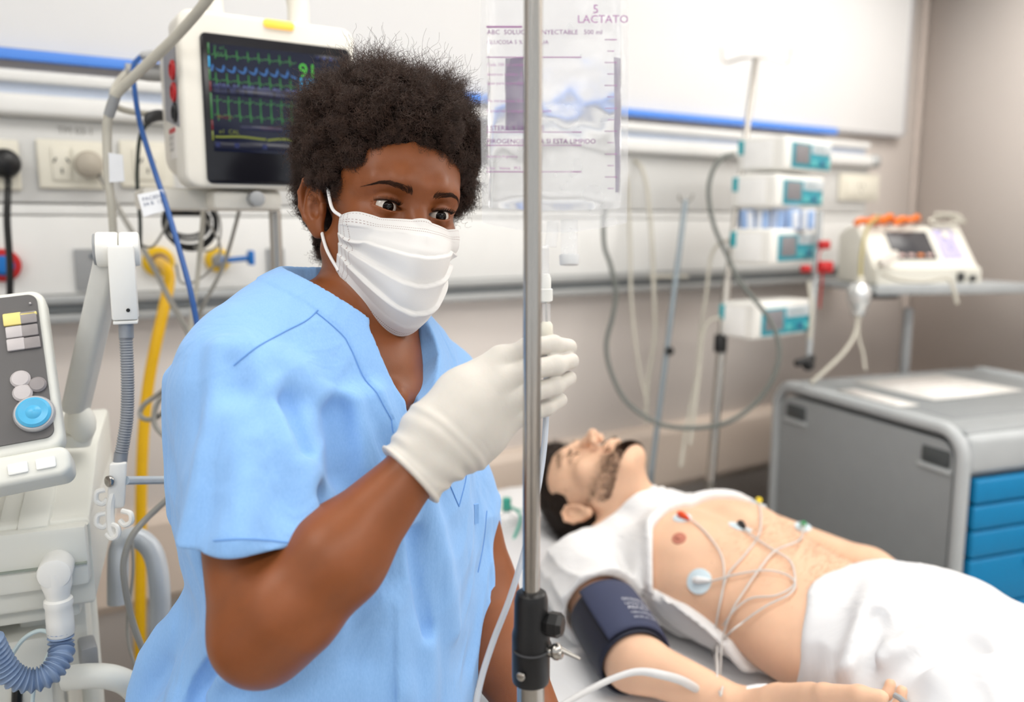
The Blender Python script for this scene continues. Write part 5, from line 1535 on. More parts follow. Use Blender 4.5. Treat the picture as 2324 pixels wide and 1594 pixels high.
# ================================================================== patient
TC = np.array([1.135, 1.02, .915])
HCp = P(1356, 1112, 1.735)
kz = unit(-.70 * R_ + .66 * F_ - .22 * Z_)                 # crown direction
ky = unit(Z_ - kz * (Z_ @ kz)); ky = unit(ky - .24 * F_ + .0 * R_); ky = unit(ky - kz * (ky @ kz))
kx = np.cross(ky, kz)
KR = np.stack([kx, ky, kz], 1)
def kw(p): return np.asarray(p, float) @ KR.T + HCp
def kl(p): return (p - HCp) @ KR
def head2(q):
    a = q.copy(); a[:, 0] = np.abs(a[:, 0])
    d = s_ell(a, (0, -.012, .045), (.076, .096, .085))
    d = sm_min(d, s_ell(a, (0, .032, .040), (.066, .062, .058)), .03)
    d = sm_min(d, s_ell(a, (0, .026, -.035), (.062, .064, .078)), .03)
    d = sm_min(d, s_ell(a, (0, .066, -.098), (.032, .030, .026)), .03)
    d = sm_min(d, s_cap(a, (.060, .000, -.050), (.026, .064, -.100), .014, .013), .03)
    d = sm_min(d, s_ell(a, (.044, .060, -.020), (.020, .022, .016)), .022)
    d = sm_min(d, s_poly(a, [(0, .092, .032), (.022, .090, .036), (.044, .074, .034)], (.009, .0105, .008), .008), .014)
    d = sm_max(d, -s_ell(a, (.0325, .100, .0105), (.020, .0155, .0145)), .012)
    d = sm_min(d, s_poly(a, [(0, .090, .020), (0, .104, -.006), (0, .122, -.030)], (.0075, .0080, .0100), .01), .010)
    d = sm_min(d, s_ell(a, (.0105, .108, -.036), (.0085, .010, .0085)), .007)
    d = sm_max(d, -s_ell(a, (.0062, .113, -.0455), (.0036, .006, .005)), .003)
    d = sm_min(d, s_ell(a, (0, .0985, -.066), (.024, .008, .0055)), .006)
    d = sm_min(d, s_ell(a, (0, .0970, -.077), (.021, .009, .006)), .006)
    d = sm_max(d, -s_cap(a, (0, .110, -.0712), (.022, .098, -.0705), .0022), .004)
    e = a - np.array([.0325, .0765, .009])
    d = sm_min(d, np.linalg.norm(e, axis=1) - .0150, .005)  # closed lids
    ln = np.abs(e[:, 2] + .0055 - .011 * (e[:, 0] / .015) ** 2 * .5)
    gr = np.hypot(ln, np.linalg.norm(e, axis=1) - .0152) - .0008
    d = np.where((np.abs(e[:, 0]) < .015) & (e[:, 1] > 0), sm_max(d, -gr, .002), d)
    ex = a - np.array([.0765, -.008, -.004])
    E = np.stack([ex[:, 0] * .94 + ex[:, 1] * .34, -ex[:, 0] * .34 + ex[:, 1] * .94, ex[:, 2]], 1)
    ear = s_ell(E, (.003, -.009, .002), (.006, .018, .031))
    ear = sm_min(ear, s_poly(E, [(.006, .005, .010), (.008, .004, .024), (.010, -.008, .032), (.011, -.022, .026), (.010, -.026, .006), (.008, -.021, -.012), (.005, -.012, -.024)], (.003, .0036, .004, .004, .004, .0036, .004), .002), .004)
    ear = sm_min(ear, s_ell(E, (.004, -.006, -.028), (.005, .009, .010)), .006)
    ear = sm_max(ear, -s_ell(E, (.011, -.006, .002), (.0085, .011, .017)), .004)
    return sm_min(d, ear, .006)
AR = [np.array([.915, 1.205, .905]), np.array([.825, .935, .872]), np.array([.925, .735, .935])]   # right shoulder, elbow, wrist
ALa = [np.array([1.355, 1.205, .905]), np.array([1.45, .95, .87]), np.array([1.43, .70, .87])]
ha = unit(AR[2] - AR[1]); 
HP = P(1800, 1592, 1.085)                                  # palm centre
HDIR = unit(P(1960, 1585, 1.02) - P(1740, 1590, 1.10)); HDIR = unit(HDIR)
HNRM = unit(Z_ * .55 - F_ * .45 + R_ * .1); HNRM = unit(HNRM - HDIR * (HNRM @ HDIR)); HSD = np.cross(HNRM, HDIR)
AR[2] = P(1700, 1612, 1.225)
def ptorso(p):
    d = s_ell(p, TC + [0, .03, .0], (.178, .205, .108))
    d = sm_min(d, s_ell(p, TC + [0, -.22, -.012], (.162, .20, .094)), .07)
    d = sm_min(d, s_ell(p, TC + [0, -.46, -.012], (.172, .16, .095)), .06)
    x = p.copy(); x[:, 0] = np.abs(p[:, 0] - TC[0]) + TC[0]
    d = sm_min(d, s_ell(x, TC + [.075, .055, .060], (.072, .075, .036)), .04)      # pectorals
    d = sm_min(d, s_cap(x, TC + [.02, .20, .035], TC + [.19, .195, .0], .038, .052), .05)
    d = sm_max(d, -s_cap(p, TC + [0, .12, .118], TC + [0, -.30, .108], .010), .03)   # midline
    nk = [TC + [0, .20, .0], kw((0, -.03, -.05))]
    d = sm_min(d, s_cap(p, nk[0], nk[1], .064, .056), .05)
    d = sm_min(d, s_cap(p, TC + [0, .2, .03], kw((0, .03, -.085)), .03, .022), .04)
    return d
def pbody(p):
    d = ptorso(p)
    for A in (AR, ALa):
        a = s_poly(p, A, (.052, .043, .025), .025)
        d = sm_min(d, a, .03 if A is ALa else .028)
    return d
def phand(p):
    """right hand resting on the hip: palm, four fingers, thumb"""
    W = AR[2]; K0 = P(1842, 1590, 1.1108)
    d = s_poly(p, [W, P(1770, 1600, 1.1770), K0], (.026, .0245, .020), .02)
    d = sm_min(d, s_poly(p, [W, P(1775, 1640, 1.1643), P(1850, 1640, 1.1024)], (.026, .0245, .018), .02), .02)
    fing = [[P(1850, 1612, 1.1180), P(1925, 1612, 1.1070), P(1977, 1570, 1.1059), P(1984, 1549, 1.1095)],
            [P(1858, 1625, 1.1007), P(1955, 1628, 1.0801), P(2014, 1580, 1.0777), P(2021, 1553, 1.0812)],
            [P(1858, 1640, 1.0903), P(1975, 1650, 1.0607), P(2040, 1605, 1.0521), P(2047, 1568, 1.0556)],
            [P(1850, 1655, 1.0868), P(1970, 1690, 1.0465), P(2030, 1660, 1.0341), P(2045, 1635, 1.0360)]]
    for k, q in enumerate(fing):
        r = (.0096, .0089, .0080, .0067) if k else (.0090, .0084, .0072, .0056)
        d = sm_min(d, s_poly(p, q, r, .004), .006)
    t = [P(1790, 1585, 1.1528), P(1870, 1575, 1.0878), P(1950, 1577, 1.0506), P(2000, 1583, 1.0352)]
    return sm_min(d, s_poly(p, t, (.0165, .0128, .0112, .0088), .006), .012)
def patient_sdf(p):
    d = pbody(p)
    d = sm_min(d, within(phand, p, P(1890, 1610, 1.10), .17), .012)
    return sm_min(d, within(lambda x: head2(kl(x)), p, HCp, .18), .02)
M_PSKIN = mat('fair_skin', (226, 184, 154), .5, var=.06, vscale=18, bump=.06, bscale=300, sss=.15, sss_r=(.008,), spec=.35)
pat = thing('person', 'patient lying bare chested on the bed in a raised white t-shirt', 'person', (TC[0], TC[1], BZ))
pb0 = np.array([[-.105, -.115, -.13], [.105, .14, .14]])
Vh, Fh = polygonize(lambda q: sm_min(pbody(kw(q)), head2(q), .02), pb0[0], pb0[1], .0019)
lo, hi = bounds([AR[0], AR[1], ALa[0], ALa[1], TC + [0, -.55, 0], P(2045, 1560, 1.15), P(2045, 1690, 1.13), HCp], .12); lo[2] = .78
Vb, Fb = polygonize(patient_sdf, lo, hi, .0048)
cl = kl(Vb[Fb].mean(1)); keep = ~((cl > pb0[0] + .005).all(1) & (cl < pb0[1] - .005).all(1))
pbm = np_mesh('body', np.vstack([kw(Vh), Vb]), np.vstack([Fh, Fb[keep] + len(Vh)]), M_PSKIN, pat)
me = pbm.data; bm = bmesh.new(); bm.from_mesh(me)
bmesh.ops.delete(bm, geom=[v for v in bm.verts if not v.link_faces], context='VERTS'); bm.to_mesh(me); bm.free()
# hair, brows, stubble, body hair
M_PH = mat('short_dark_hair', (34, 24, 18), .6, var=.3, vscale=80, spec=.25)
M_PB = mat('brown_stubble', (58, 40, 30), .6, var=.3, vscale=80, spec=.2)
def ph(q):
    a = q.copy(); a[:, 0] = np.abs(a[:, 0])
    d = s_ell(a, (0, -.018, .050), (.083, .100, .093))
    d = sm_min(d, s_ell(a, (0, -.05, -.01), (.075, .06, .07)), .03)
    d = sm_min(d, s_ell(a, (0, .030, .098), (.070, .074, .054)), .02)
    d = sm_max(d, -s_ell(a, (0, .130, .004), (.068, .094, .083)), .012)
    d = sm_max(d, -s_ell(a, (.08, .0, -.022), (.025, .030, .042)), .008)
    return sm_max(d, -(a[:, 2] + .065 + .4 * (a[:, 1] + .05)), .01) - .002 * vnoise(q, 90, 91)
phair = sdf_obj('hair', lambda p: ph(kl(p)), *bounds([kw((x, y, z)) for x in (-.1, .1) for y in (-.13, .1) for z in (-.08, .16)], 0), .004, M_PH, pat)
Vn = kl(np.array([v.co[:] for v in phair.data.vertices])); gn, _ = grad(ph, Vn)
pk = rng.integers(0, len(Vn), 5000); dr = gn[pk] + np.array([0, .5, .3]) + rng.normal(size=(5000, 3)) * .25; dr /= np.linalg.norm(dr, axis=1)[:, None]
u = np.linspace(0, 1, 5)
strands('hair_strands', list(kw((Vn[pk][:, None] + dr[:, None] * (rng.uniform(.006, .014, 5000)[:, None] * u)[..., None]).reshape(-1, 3)).reshape(-1, 5, 3)), .00022, .0001, M_PH, pat)
def surf_strands(name, base, f, L, dirn, r0, m, tow):
    b = project(f, base, 0, 5); g, _ = grad(f, b, 2e-3)
    d = dirn + g * .5; d /= np.linalg.norm(d, axis=1)[:, None]
    c = b[:, None] + d[:, None] * (L[:, None] * np.linspace(0, 1, 4))[..., None]
    strands(name, list(tow(c.reshape(-1, 3)).reshape(-1, 4, 3)), r0, r0 * .4, m, pat)
n = 7000
X = rng.uniform(-1, 1, n); T = rng.random(n)
jaw = np.stack([X * .066, .105 - .10 * np.abs(X) ** 1.8, -.050 - .062 * np.sqrt(T) - .01 * (1 - np.abs(X)) + .03 * np.abs(X) ** 2], 1)
kp = ~((np.abs(jaw[:, 0]) < .026) & (jaw[:, 2] > -.088) & (jaw[:, 2] < -.060))
jaw = jaw[kp]
surf_strands('beard', jaw, head2, rng.uniform(.003, .007, len(jaw)), np.array([0, .1, -.6]) + rng.normal(size=(len(jaw), 3)) * .3, .00022, M_PB, kw)
n = 500; X = rng.uniform(-1, 1, n)
mo = np.stack([X * .026, np.full(n, .105), -.0515 - .006 * rng.random(n) - .008 * X ** 2], 1)
surf_strands('moustache', mo, head2, rng.uniform(.003, .006, n), np.stack([X * .6, np.full(n, .2), np.full(n, -.6)], 1) + rng.normal(size=(n, 3)) * .2, .0002, M_PB, kw)
for s in (1, -1):
    t = rng.random(220)
    bw = np.stack([s * (.012 + .042 * t), .092 - .018 * t, .0325 + .006 * np.sin(t * 2.6) - .004 * t + (rng.random(220) - .5) * .007], 1)
    surf_strands('eyebrow', bw, head2, rng.uniform(.005, .008, 220), np.stack([np.full(220, s * 1.0), np.full(220, .1), .5 - t], 1), .0002, M_PH, kw)
    t = np.linspace(-1, 1, 46)
    lw = np.stack([s * (.0325 + .0145 * t), .0765 + .0152 * np.sqrt(np.maximum(.02, 1 - (.0145 * t / .0152) ** 2 - .13)), .009 - .0055 + .0055 * t ** 2], 1)
    surf_strands('eyelashes', lw, head2, np.full(46, .006), np.stack([t * .3 * s, np.full(46, .8), np.full(46, -.7)], 1), .0002, M_PH, kw)
n = 900
bh_ = np.stack([TC[0] + rng.normal(size=n) * .055, TC[1] - .02 - .30 * rng.random(n), np.full(n, TC[2] + .1)], 1)
surf_strands('body_hair', bh_, pbody, rng.uniform(.008, .018, n), np.array([0, -.8, 0]) + rng.normal(size=(n, 3)) * .6, .00013, mat('fine_body_hair', (130, 96, 66), .6), lambda p: p)
# nipple
M_NIP = mat('areola', (186, 116, 96), .55, var=.05)
def on_body(px, py, off=0.0, f=None):
    f = f or pbody; q, g = hits(f, [(px, py)], off, .9, 30)
    if np.linalg.norm(q[0] - CAM) > 2.2 or abs(f(q)[0] - off) > .01:
        q = project(f, onZ(px, py, TC[2] + .07)[None], off, 12)
    g, _m = grad(f, q, 2e-3); return q[0], g[0]
for px, py in ((1541, 1222),):
    q, g = on_body(px, py)
    x = unit(np.cross(g, Z_ + .1 * R_)); y = np.cross(g, x)
    MB().lathe([(.0135, -.0015), (.0125, .0006), (.006, .0012), (.0042, .004), (.0005, .0046)], 22, M4(q, X=x, Y=y, Z=g)).build('nipple', M_NIP, pat)

# ---- t-shirt pulled up
M_TEE = mat('white_cotton', (228, 227, 227), .85, var=.01, bump=.05, bscale=600, sheen=.1)
wrinkle(M_TEE, 22, .5, .008, (1, .5, 1))
ex_ = np.array([.80, .872, .905, .93, .965, 1.0, 1.06, 1.13, 1.22, 1.28, 1.33, 1.39, 1.46]); ey_ = np.array([.80, .88, .95, 1.01, 1.055, 1.095, 1.118, 1.128, 1.128, 1.118, 1.085, 1.035, .97])
SLH = [AR[0] + [0, .0, .0], AR[0] * .58 + AR[1] * .42]
sl_ax = unit(AR[1] - AR[0])
def tee_fold(p):
    q = np.stack([p[:, 0] + .35 * p[:, 1], p[:, 1] * .35 - .2 * p[:, 0], p[:, 2]], 1)
    return .0050 * (1 - 2.2 * np.abs(vnoise(q, 30, 101))) + .003 * vnoise(p * [1, .4, 1], 40, 102)
def tee(p):
    x = p.copy(); x[:, 0] = np.abs(p[:, 0] - TC[0]) + TC[0]
    b = sm_min(ptorso(p), s_cap(p, AR[0], AR[0] + sl_ax * .1, .052, .05), .028) - .007
    ye = np.interp(p[:, 0], ex_, ey_)
    ye = np.where(p[:, 0] < TC[0] - .08, np.minimum(ye, np.interp(p[:, 2], [.85, .885, .915, .935], [.85, .88, .97, 1.2])), ye)
    roll = np.hypot(np.maximum(b, -.02) * 1.0, (p[:, 1] - ye - .008)) - .0115
    d = sm_max(b - tee_fold(p) * np.clip((p[:, 1] - ye) / .04, 0, 1), (ye - p[:, 1]) * .8, .004)
    d = sm_min(d, np.where(p[:, 2] > .84, roll, 9), .012)
    # no cloth on the arm below the sleeve, loose sleeve above
    t = (p - AR[0]) @ sl_ax
    armd = s_cap(p, AR[0] + sl_ax * .15, AR[2], .062, .05)
    d = sm_max(d, -np.maximum(s_cap(p, AR[0] + sl_ax * .128, AR[1], .085, .07), -(t - .128)), .006)
    sl = np.maximum(s_cap(p, AR[0] - sl_ax * .03, AR[0] + sl_ax * .16, .066, .076) - tee_fold(p) * 1.2, t - .135)
    d = sm_min(d, sl, .02)
    d = sm_max(d, -np.maximum(s_cap(p, AR[0] + sl_ax * .06, AR[0] + sl_ax * .2, .055, .068), -(t - .09)), .005)
    # neck opening
    nb_ = TC + [-.02, .215, .055]; na = unit(np.array([-.12, .80, .50]))
    h_ = (p - nb_) @ na
    d = sm_max(d, h_ - .008 - .02 * np.abs(p[:, 0] - TC[0]), .006)
    d = np.maximum(d, BZ + .004 - p[:, 2])
    return d
lo, hi = bounds([AR[0], AR[1], ALa[0], ALa[1] + [0, .05, 0], TC + [0, .3, .12]], .09); lo[2] = BZ; lo[1] = .80
V, F = polygonize(tee, lo, hi, .0046)
tee_o = np_mesh('t_shirt', V, F, M_TEE, pat)

# ---- blood pressure cuff
M_CUFF = mat('navy_cuff', (56, 62, 88), .75, var=.05, bump=.08, bscale=900)
M_CUFFD = mat('dark_navy_cuff', (26, 30, 48), .6, var=.06)
cuff = thing('pressure_cuff', 'navy blood pressure cuff with white print around the patient upper arm', 'pressure cuff', AR[0] * .3 + AR[1] * .7)
c0, c1 = AR[0] + sl_ax * .155, AR[0] + sl_ax * .292
ex1 = unit(np.cross(sl_ax, Z_)); ex1 = ex1 if ex1 @ R_ > 0 else -ex1        # sideways toward the chest
ez1 = np.cross(ex1, sl_ax); ez1 = ez1 if ez1[2] > 0 else -ez1
def cuffgrid(a0, a1, r0, r1, u0=0, u1=1, n=40, rows=14):
    G = []
    for v in np.linspace(u0, u1, rows):
        c = c0 + (c1 - c0) * v; row = []
        for k, a in enumerate(np.linspace(a0, a1, n)):
            r = (r0 + (r1 - r0) * k / (n - 1)) - .004 * v + .0025 * math.sin(math.pi * v)
            row.append(c + r * (math.cos(a) * ex1 + math.sin(a) * ez1))
        G.append(row)
    return np.array(G)
grid_mesh('cuff_wrap', cuffgrid(-.6, 5.9, .058, .060, n=64), M_CUFFD, cuff, thick=.004)
fl = grid_mesh('cuff_flap', cuffgrid(-.5, 2.35, .062, .068, .0, .97), M_CUFF, cuff, thick=.005)
# print follows the curve of the flap
def curved_text(s, size, a_start, vpos, m, name, r=.0705):
    v, f = text_mesh(s, size, M4())
    if not len(v): return
    a = a_start - v[:, 0] / r; c = c0 + (c1 - c0) * vpos
    W = c + r * (np.cos(a)[:, None] * ex1 + np.sin(a)[:, None] * ez1) - sl_ax * v[:, 1:2]
    W = c[None] + r * (np.cos(a)[:, None] * ex1 + np.sin(a)[:, None] * ez1) - v[:, 1:2] * sl_ax[None]
    MB().add(W, f, False).build(name, m, fl, 0)
M_PR = mat('cuff_print', (206, 208, 216), .6)
for k, (tx, sz) in enumerate((('WELCH', .009), ('ALLYN reusable', .009), ('ADULT', .0125), ('25-34 cm  ref 11', .007), ('range 25.3-34.3', .007))):
    tx = ['REUSABLE', 'LATEX FREE CUFF', 'ADULT', 'CIRCUMFERENCE', '25-34 cm  RANGE'][k]
    curved_text(tx, sz, 1.55, .50 + .095 * k, M_PR, 'lettering')
MB().tube([P(1625, 1602, 1.29), P(1592, 1572, 1.255), P(1548, 1546, 1.205), P(1500, 1532, 1.185), P(1450, 1525, 1.18), P(1400, 1537, 1.17), P(1340, 1565, 1.15), P(1270, 1605, 1.12), P(1200, 1660, 1.08)], [.0062, .0066, .0062, .0045, .0045, .0045], 12).build('air_tube', mat('pale_grey_tube', (206, 206, 206), .5), cuff)

# ---- wrist dressing and finger sensor
w0, w1 = P(1705, 1611, 1.222), P(1752, 1606, 1.215)
one(MB().tube([w0, (w0 + w1) / 2, w1], [.0325, .0335, .0325], 20), 'wrist_dressing', mat('gauze_white', (238, 238, 240), .85, bump=.2, bscale=300), 'white gauze dressing wrapped round the patient wrist', 'dressing')
cable('sensor_lead', [(2030, 1578, 1.04), (2050, 1592, 1.03), (2090, 1640, 1.02), (2150, 1720, 1.0)], .0036, GREY_PL, 'short grey sensor lead at the patient fingertips')

# ---- electrodes and leads
M_PAD = mat('electrode_pad', (206, 222, 230), .5); M_GRN = mat('green_clip', (40, 150, 90), .4); M_ORG = mat('orange_red_clip', (222, 74, 30), .4)
M_YCL = mat('yellow_clip', (224, 196, 20), .4); M_WCL = mat('white_clip', (228, 228, 228), .4)
def full(p): return np.minimum(pbody(p), tee(p))
J = (1640, 1480)
leads = [
    ('red', (1548, 1176), M_ORG, [(1580, 1188), (1615, 1225), (1640, 1270), (1642, 1330), (1628, 1400), (1622, 1460), (1622, 1510), (1640, 1560)], (25, 8)),
    ('yellow', (1720, 1143), M_YCL, [(1727, 1175), (1722, 1215), (1690, 1260), (1655, 1300), (1640, 1340), (1625, 1420), (1615, 1490), (1600, 1570)], (6, 20)),
    ('black', (1680, 1197), BLACK_PL, [(1705, 1215), (1750, 1245), (1790, 1270), (1803, 1300), (1800, 1330), (1760, 1352), (1700, 1360), (1655, 1400), (1630, 1450), (1628, 1520), (1665, 1575)], (18, 10)),
    ('green', (1822, 1196), M_GRN, [(1815, 1225), (1760, 1250), (1725, 1290), (1690, 1340), (1660, 1390), (1640, 1450), (1635, 1520), (1650, 1570)], (4, 14)),
    ('white', (1587, 1320), M_WCL, [(1620, 1318), (1680, 1302), (1740, 1295), (1785, 1305), (1805, 1325), (1790, 1350), (1740, 1375), (1690, 1410), (1645, 1450), (1625, 1500), (1655, 1570)], (12, -2)),
]
for k, (nm, (px, py), m_, path, (dx, dy)) in enumerate(leads):
    f_ = pbody if nm in ('white', 'black', 'red') else full
    q, g = on_body(px, py, 0, f_)
    x = unit(np.cross(g, Z_ + .1 * R_)); y = np.cross(g, x)
    t = thing('electrode', '%s clip chest electrode with grey lead on the patient' % nm, 'electrode', q, 'chest electrodes')
    r_ = .022 if nm in ('white', 'black') else .017
    MB().lathe([(r_, -.004), (r_, .0012), (r_ * .92, .0020), (.0005, .0024)], 26, M4(q, X=x, Y=y, Z=g)).build('pad', M_PAD, t)
    tip, _g = on_body(px + dx, py + dy, .006, f_)
    cdir = unit(tip - q - g * .006)
    MB().tube([q + g * .006 - cdir * .008, q + g * .0065, q + g * .0065 + cdir * .012, q + g * .006 + cdir * .022], [.0052, .0066, .0048, .0024], 12).build('clip', m_, t)
    pts = []
    for (a, c_) in path:
        if c_ > 1560: break
        pts.append((a, c_))
    pts = [q + g * .006 + cdir * .02] + list(np.where((lambda h: (np.linalg.norm(h - CAM, axis=1) < 2.2)[:, None])(hits(f_, pts, .0032 + .001 * k, .9, 30)[0]), hits(f_, pts, .0032 + .001 * k, .9, 30)[0], project(f_, [onZ(a, c_, TC[2] + .07) for a, c_ in pts], .004, 6)))
    last = pts[-1]; pts += [last + (last - pts[-2]) * .25 - Z_ * .012]
    MB().tube(pts, .0016, 8).build('lead', mat('pale_lead', (206, 202, 198), .5), t)

# ---- cover over hips and legs
SHF = np.array([TC[0], .80, 0])
def cover0(p):
    x = p.copy(); x[:, 0] = np.abs(p[:, 0] - TC[0]) + TC[0]
    d = s_ell(p, TC + [0, -.45, -.012], (.200, .25, .100))
    d = sm_min(d, s_cap(x, TC + [.09, -.42, -.02], TC + [.12, -.95, -.035], .096, .080), .05)
    d = sm_min(d, s_cap(p, TC + [.10, -.205, .052], TC + [.12, -.36, .045], .028, .040), .05)      # cloth standing up at the far edge
    d = sm_min(d, s_cap(x, TC + [.12, -.95, -.035], TC + [.1, -1.25, -.04], .080, .065), .05)
    d = sm_min(d, s_box(p, (TC[0], .15, BZ + .01), (.43, .50, .038), None, .035), .07)
    w = .04 * vnoise(p, 6, 113)
    q = np.stack([p[:, 0] + .6 * p[:, 1] + w, p[:, 1] * .35, p[:, 2] * .6], 1)
    q2 = np.stack([p[:, 0] - .7 * p[:, 1] + w, p[:, 1] * .4 + .3 * p[:, 0], p[:, 2] * .6], 1)
    d = d - .009 * (1 - 2 * np.abs(vnoise(q, 13, 111))) - .005 * (1 - 2 * np.abs(vnoise(q2, 20, 112)))
    return d
CEX, CEY = [.75, .88, .93, .985, 1.05, 1.13, 1.25, 1.35, 1.5], [.56, .64, .69, .75, .785, .805, .815, .80, .76]
HTR = [P(1690, 1606, 1.225), P(1770, 1600, 1.17), P(1850, 1600, 1.115), P(1960, 1590, 1.06), P(2045, 1575, 1.05)]
HTR = [q + Z_ * .016 - F_ * .012 for q in HTR]
CRID = [([(2000, 1302), (1978, 1380), (1955, 1470), (1932, 1560)], .016, .03), ([(1950, 1540), (2030, 1490), (2110, 1455), (2190, 1440), (2260, 1470)], .014, .03), ([(2090, 1560), (2170, 1520), (2260, 1510), (2320, 1540)], .012, .03)]
CGRV = [([(1985, 1560), (2060, 1510), (2130, 1480), (2210, 1470)], .014, .02), ([(1990, 1400), (1972, 1480), (1955, 1545)], .010, .02)]
CR3 = [(catmull(hits(cover0, a, -r * .15, .8)[0], 3), r, k) for a, r, k in CRID]; CG3 = [(catmull(hits(cover0, a, r * .3, .8)[0], 3), r, k) for a, r, k in CGRV]
def cover(p):
    d = cover0(p)
    d = sm_min(d, ptorso(p) - .009, .012)
    for a, r, k in CR3: d = sm_min(d, s_poly(p, a, [r] * len(a)), k)
    for a, r, k in CG3: d = sm_max(d, -s_poly(p, a, [r] * len(a)), k)
    ye = np.interp(p[:, 0], CEX, CEY) + .012 * vnoise(p, 14, 115)
    d = sm_max(d, (p[:, 1] - ye) * .9, .008)
    d = sm_max(d, -s_poly(p, HTR, (.050, .048, .045, .038, .032)), .015)
    return np.maximum(d, BZ + .003 - p[:, 2])
V, F = polygonize(cover, (TC[0] - .47, -.25, BZ - .01), (TC[0] + .47, .90, 1.13), .0068)
tag(np_mesh('bed_cover', V, F, M_SHEET), 'rumpled white bed cover over the patient hips and legs', 'bed cover')
def pil(p):
    c = HCp + np.array([0, .06, 0]); c[2] = BZ + .035
    d = s_ell(p, c, (.32, .22, .070)); d = sm_max(d, s_box(p, c, (.30, .2, .08), None, .05), .03)
    d = sm_max(d, -(s_ell(p, kw((0, -.02, .05)), (.085, .11, .095), KR)), .05)
    return np.maximum(d - .004 * vnoise(p, 14, 121), BZ + .002 - p[:, 2])
c = HCp
V, F = polygonize(pil, c - [.4, .2, .3], c + [.4, .34, .1], .009)
tag(np_mesh('pillow', V, F, M_SHEET), 'flat white pillow under the patient head', 'pillow')

# ---- oxygen mask on the sheet
om = onZ(1150, 1205, .885)
ox = thing('oxygen_mask', 'clear oxygen mask with green tubing lying on the bed beside the nurse', 'oxygen mask', om)
MB().lathe([(.045, 0), (.047, .004), (.040, .015), (.030, .03), (.016, .042), (.010, .044), (.010, .056)], 26, M4(om - Z_ * .005, X=R_, Y=F_, Z=Z_), cap=False).build('mask_cup', M_BAG, ox)
M_OXG = mat('oxygen_green', (70, 170, 150), .4)
MB().cyl(om + Z_ * .045, om + Z_ * .075, .010, n=16, bev=.002).build('connector', M_OXG, ox)
MB().tube([om + Z_ * .06, om + Z_ * .05 + R_ * .03 - F_ * .05, (om - F_ * .14 + R_ * .01) * [1, 1, 0] + Z_ * .895, (om - F_ * .26 + R_ * .02) * [1, 1, 0] + Z_ * .85, (om - F_ * .38 + R_ * .04) * [1, 1, 0] + Z_ * .828, (om - F_ * .5 + R_ * .05) * [1, 1, 0] + Z_ * .826], .0032, 8).build('oxygen_tube', M_OXG, ox)
MB().tube([om + R_ * .045, om + R_ * .06 + F_ * .05 + Z_ * .02, om + F_ * .09 + Z_ * .02, om - R_ * .06 + F_ * .05 + Z_ * .02, om - R_ * .045], .0018, 6).build('elastic_band', mat('pale_green_elastic', (170, 214, 200), .5), ox)

# ================================================================== infusion pumps on a leaning stand
M_PUMP = mat('pump_white', (234, 233, 228), .42, var=.01)
M_LCD = mat('pump_display_grey', (128, 126, 130), .3)
M_TEALP = mat('pump_teal', (36, 150, 168), .4, var=.03)
M_KEY = mat('pump_key_green', (96, 190, 190), .4)
pA, pB = P(1612, 1095, 2.45), P(1716, 132, 2.53)
pdir = unit(pB - pA); pfloor = pA * [1, 1, 0] + Z_ * .10
ps = thing('pump_stand', 'leaning steel stand pole carrying the infusion pumps', 'drip stand', pfloor * [1, 1, 0])
MB().cyl(pfloor, pA, .0135, n=20).cyl(pA, P(1650, 640, 2.485), .0135, n=20).build('lower_pole', CHROME, ps)
MB().cyl(P(1650, 640, 2.485), pB, .0095, n=18).build('upper_pole', CHROME, ps)
hk = MB()
for s in (-1, 1):
    hk.tube([pB, pB + R_ * .04 * s + Z_ * .0, pB + R_ * .085 * s - Z_ * .012, pB + R_ * .10 * s - Z_ * .005, pB + R_ * .105 * s + Z_ * .03], .0032, 8)
hk.build('hook', CHROME, ps)
MB().cyl(P(1636, 760, 2.46), P(1634, 800, 2.455), .019, n=20, bev=.003).build('height_collar', BLACK_PL, ps)
ft = MB()
for k in range(5):
    a = k * 1.2566; q = pfloor * [1, 1, 0]; ft.tube([q + Z_ * .11, q + Z_ * .05 + .26 * np.array([math.cos(a), math.sin(a), 0])], .013, 8, smoothpath=False)
ft.build('foot', CHROME, ps)
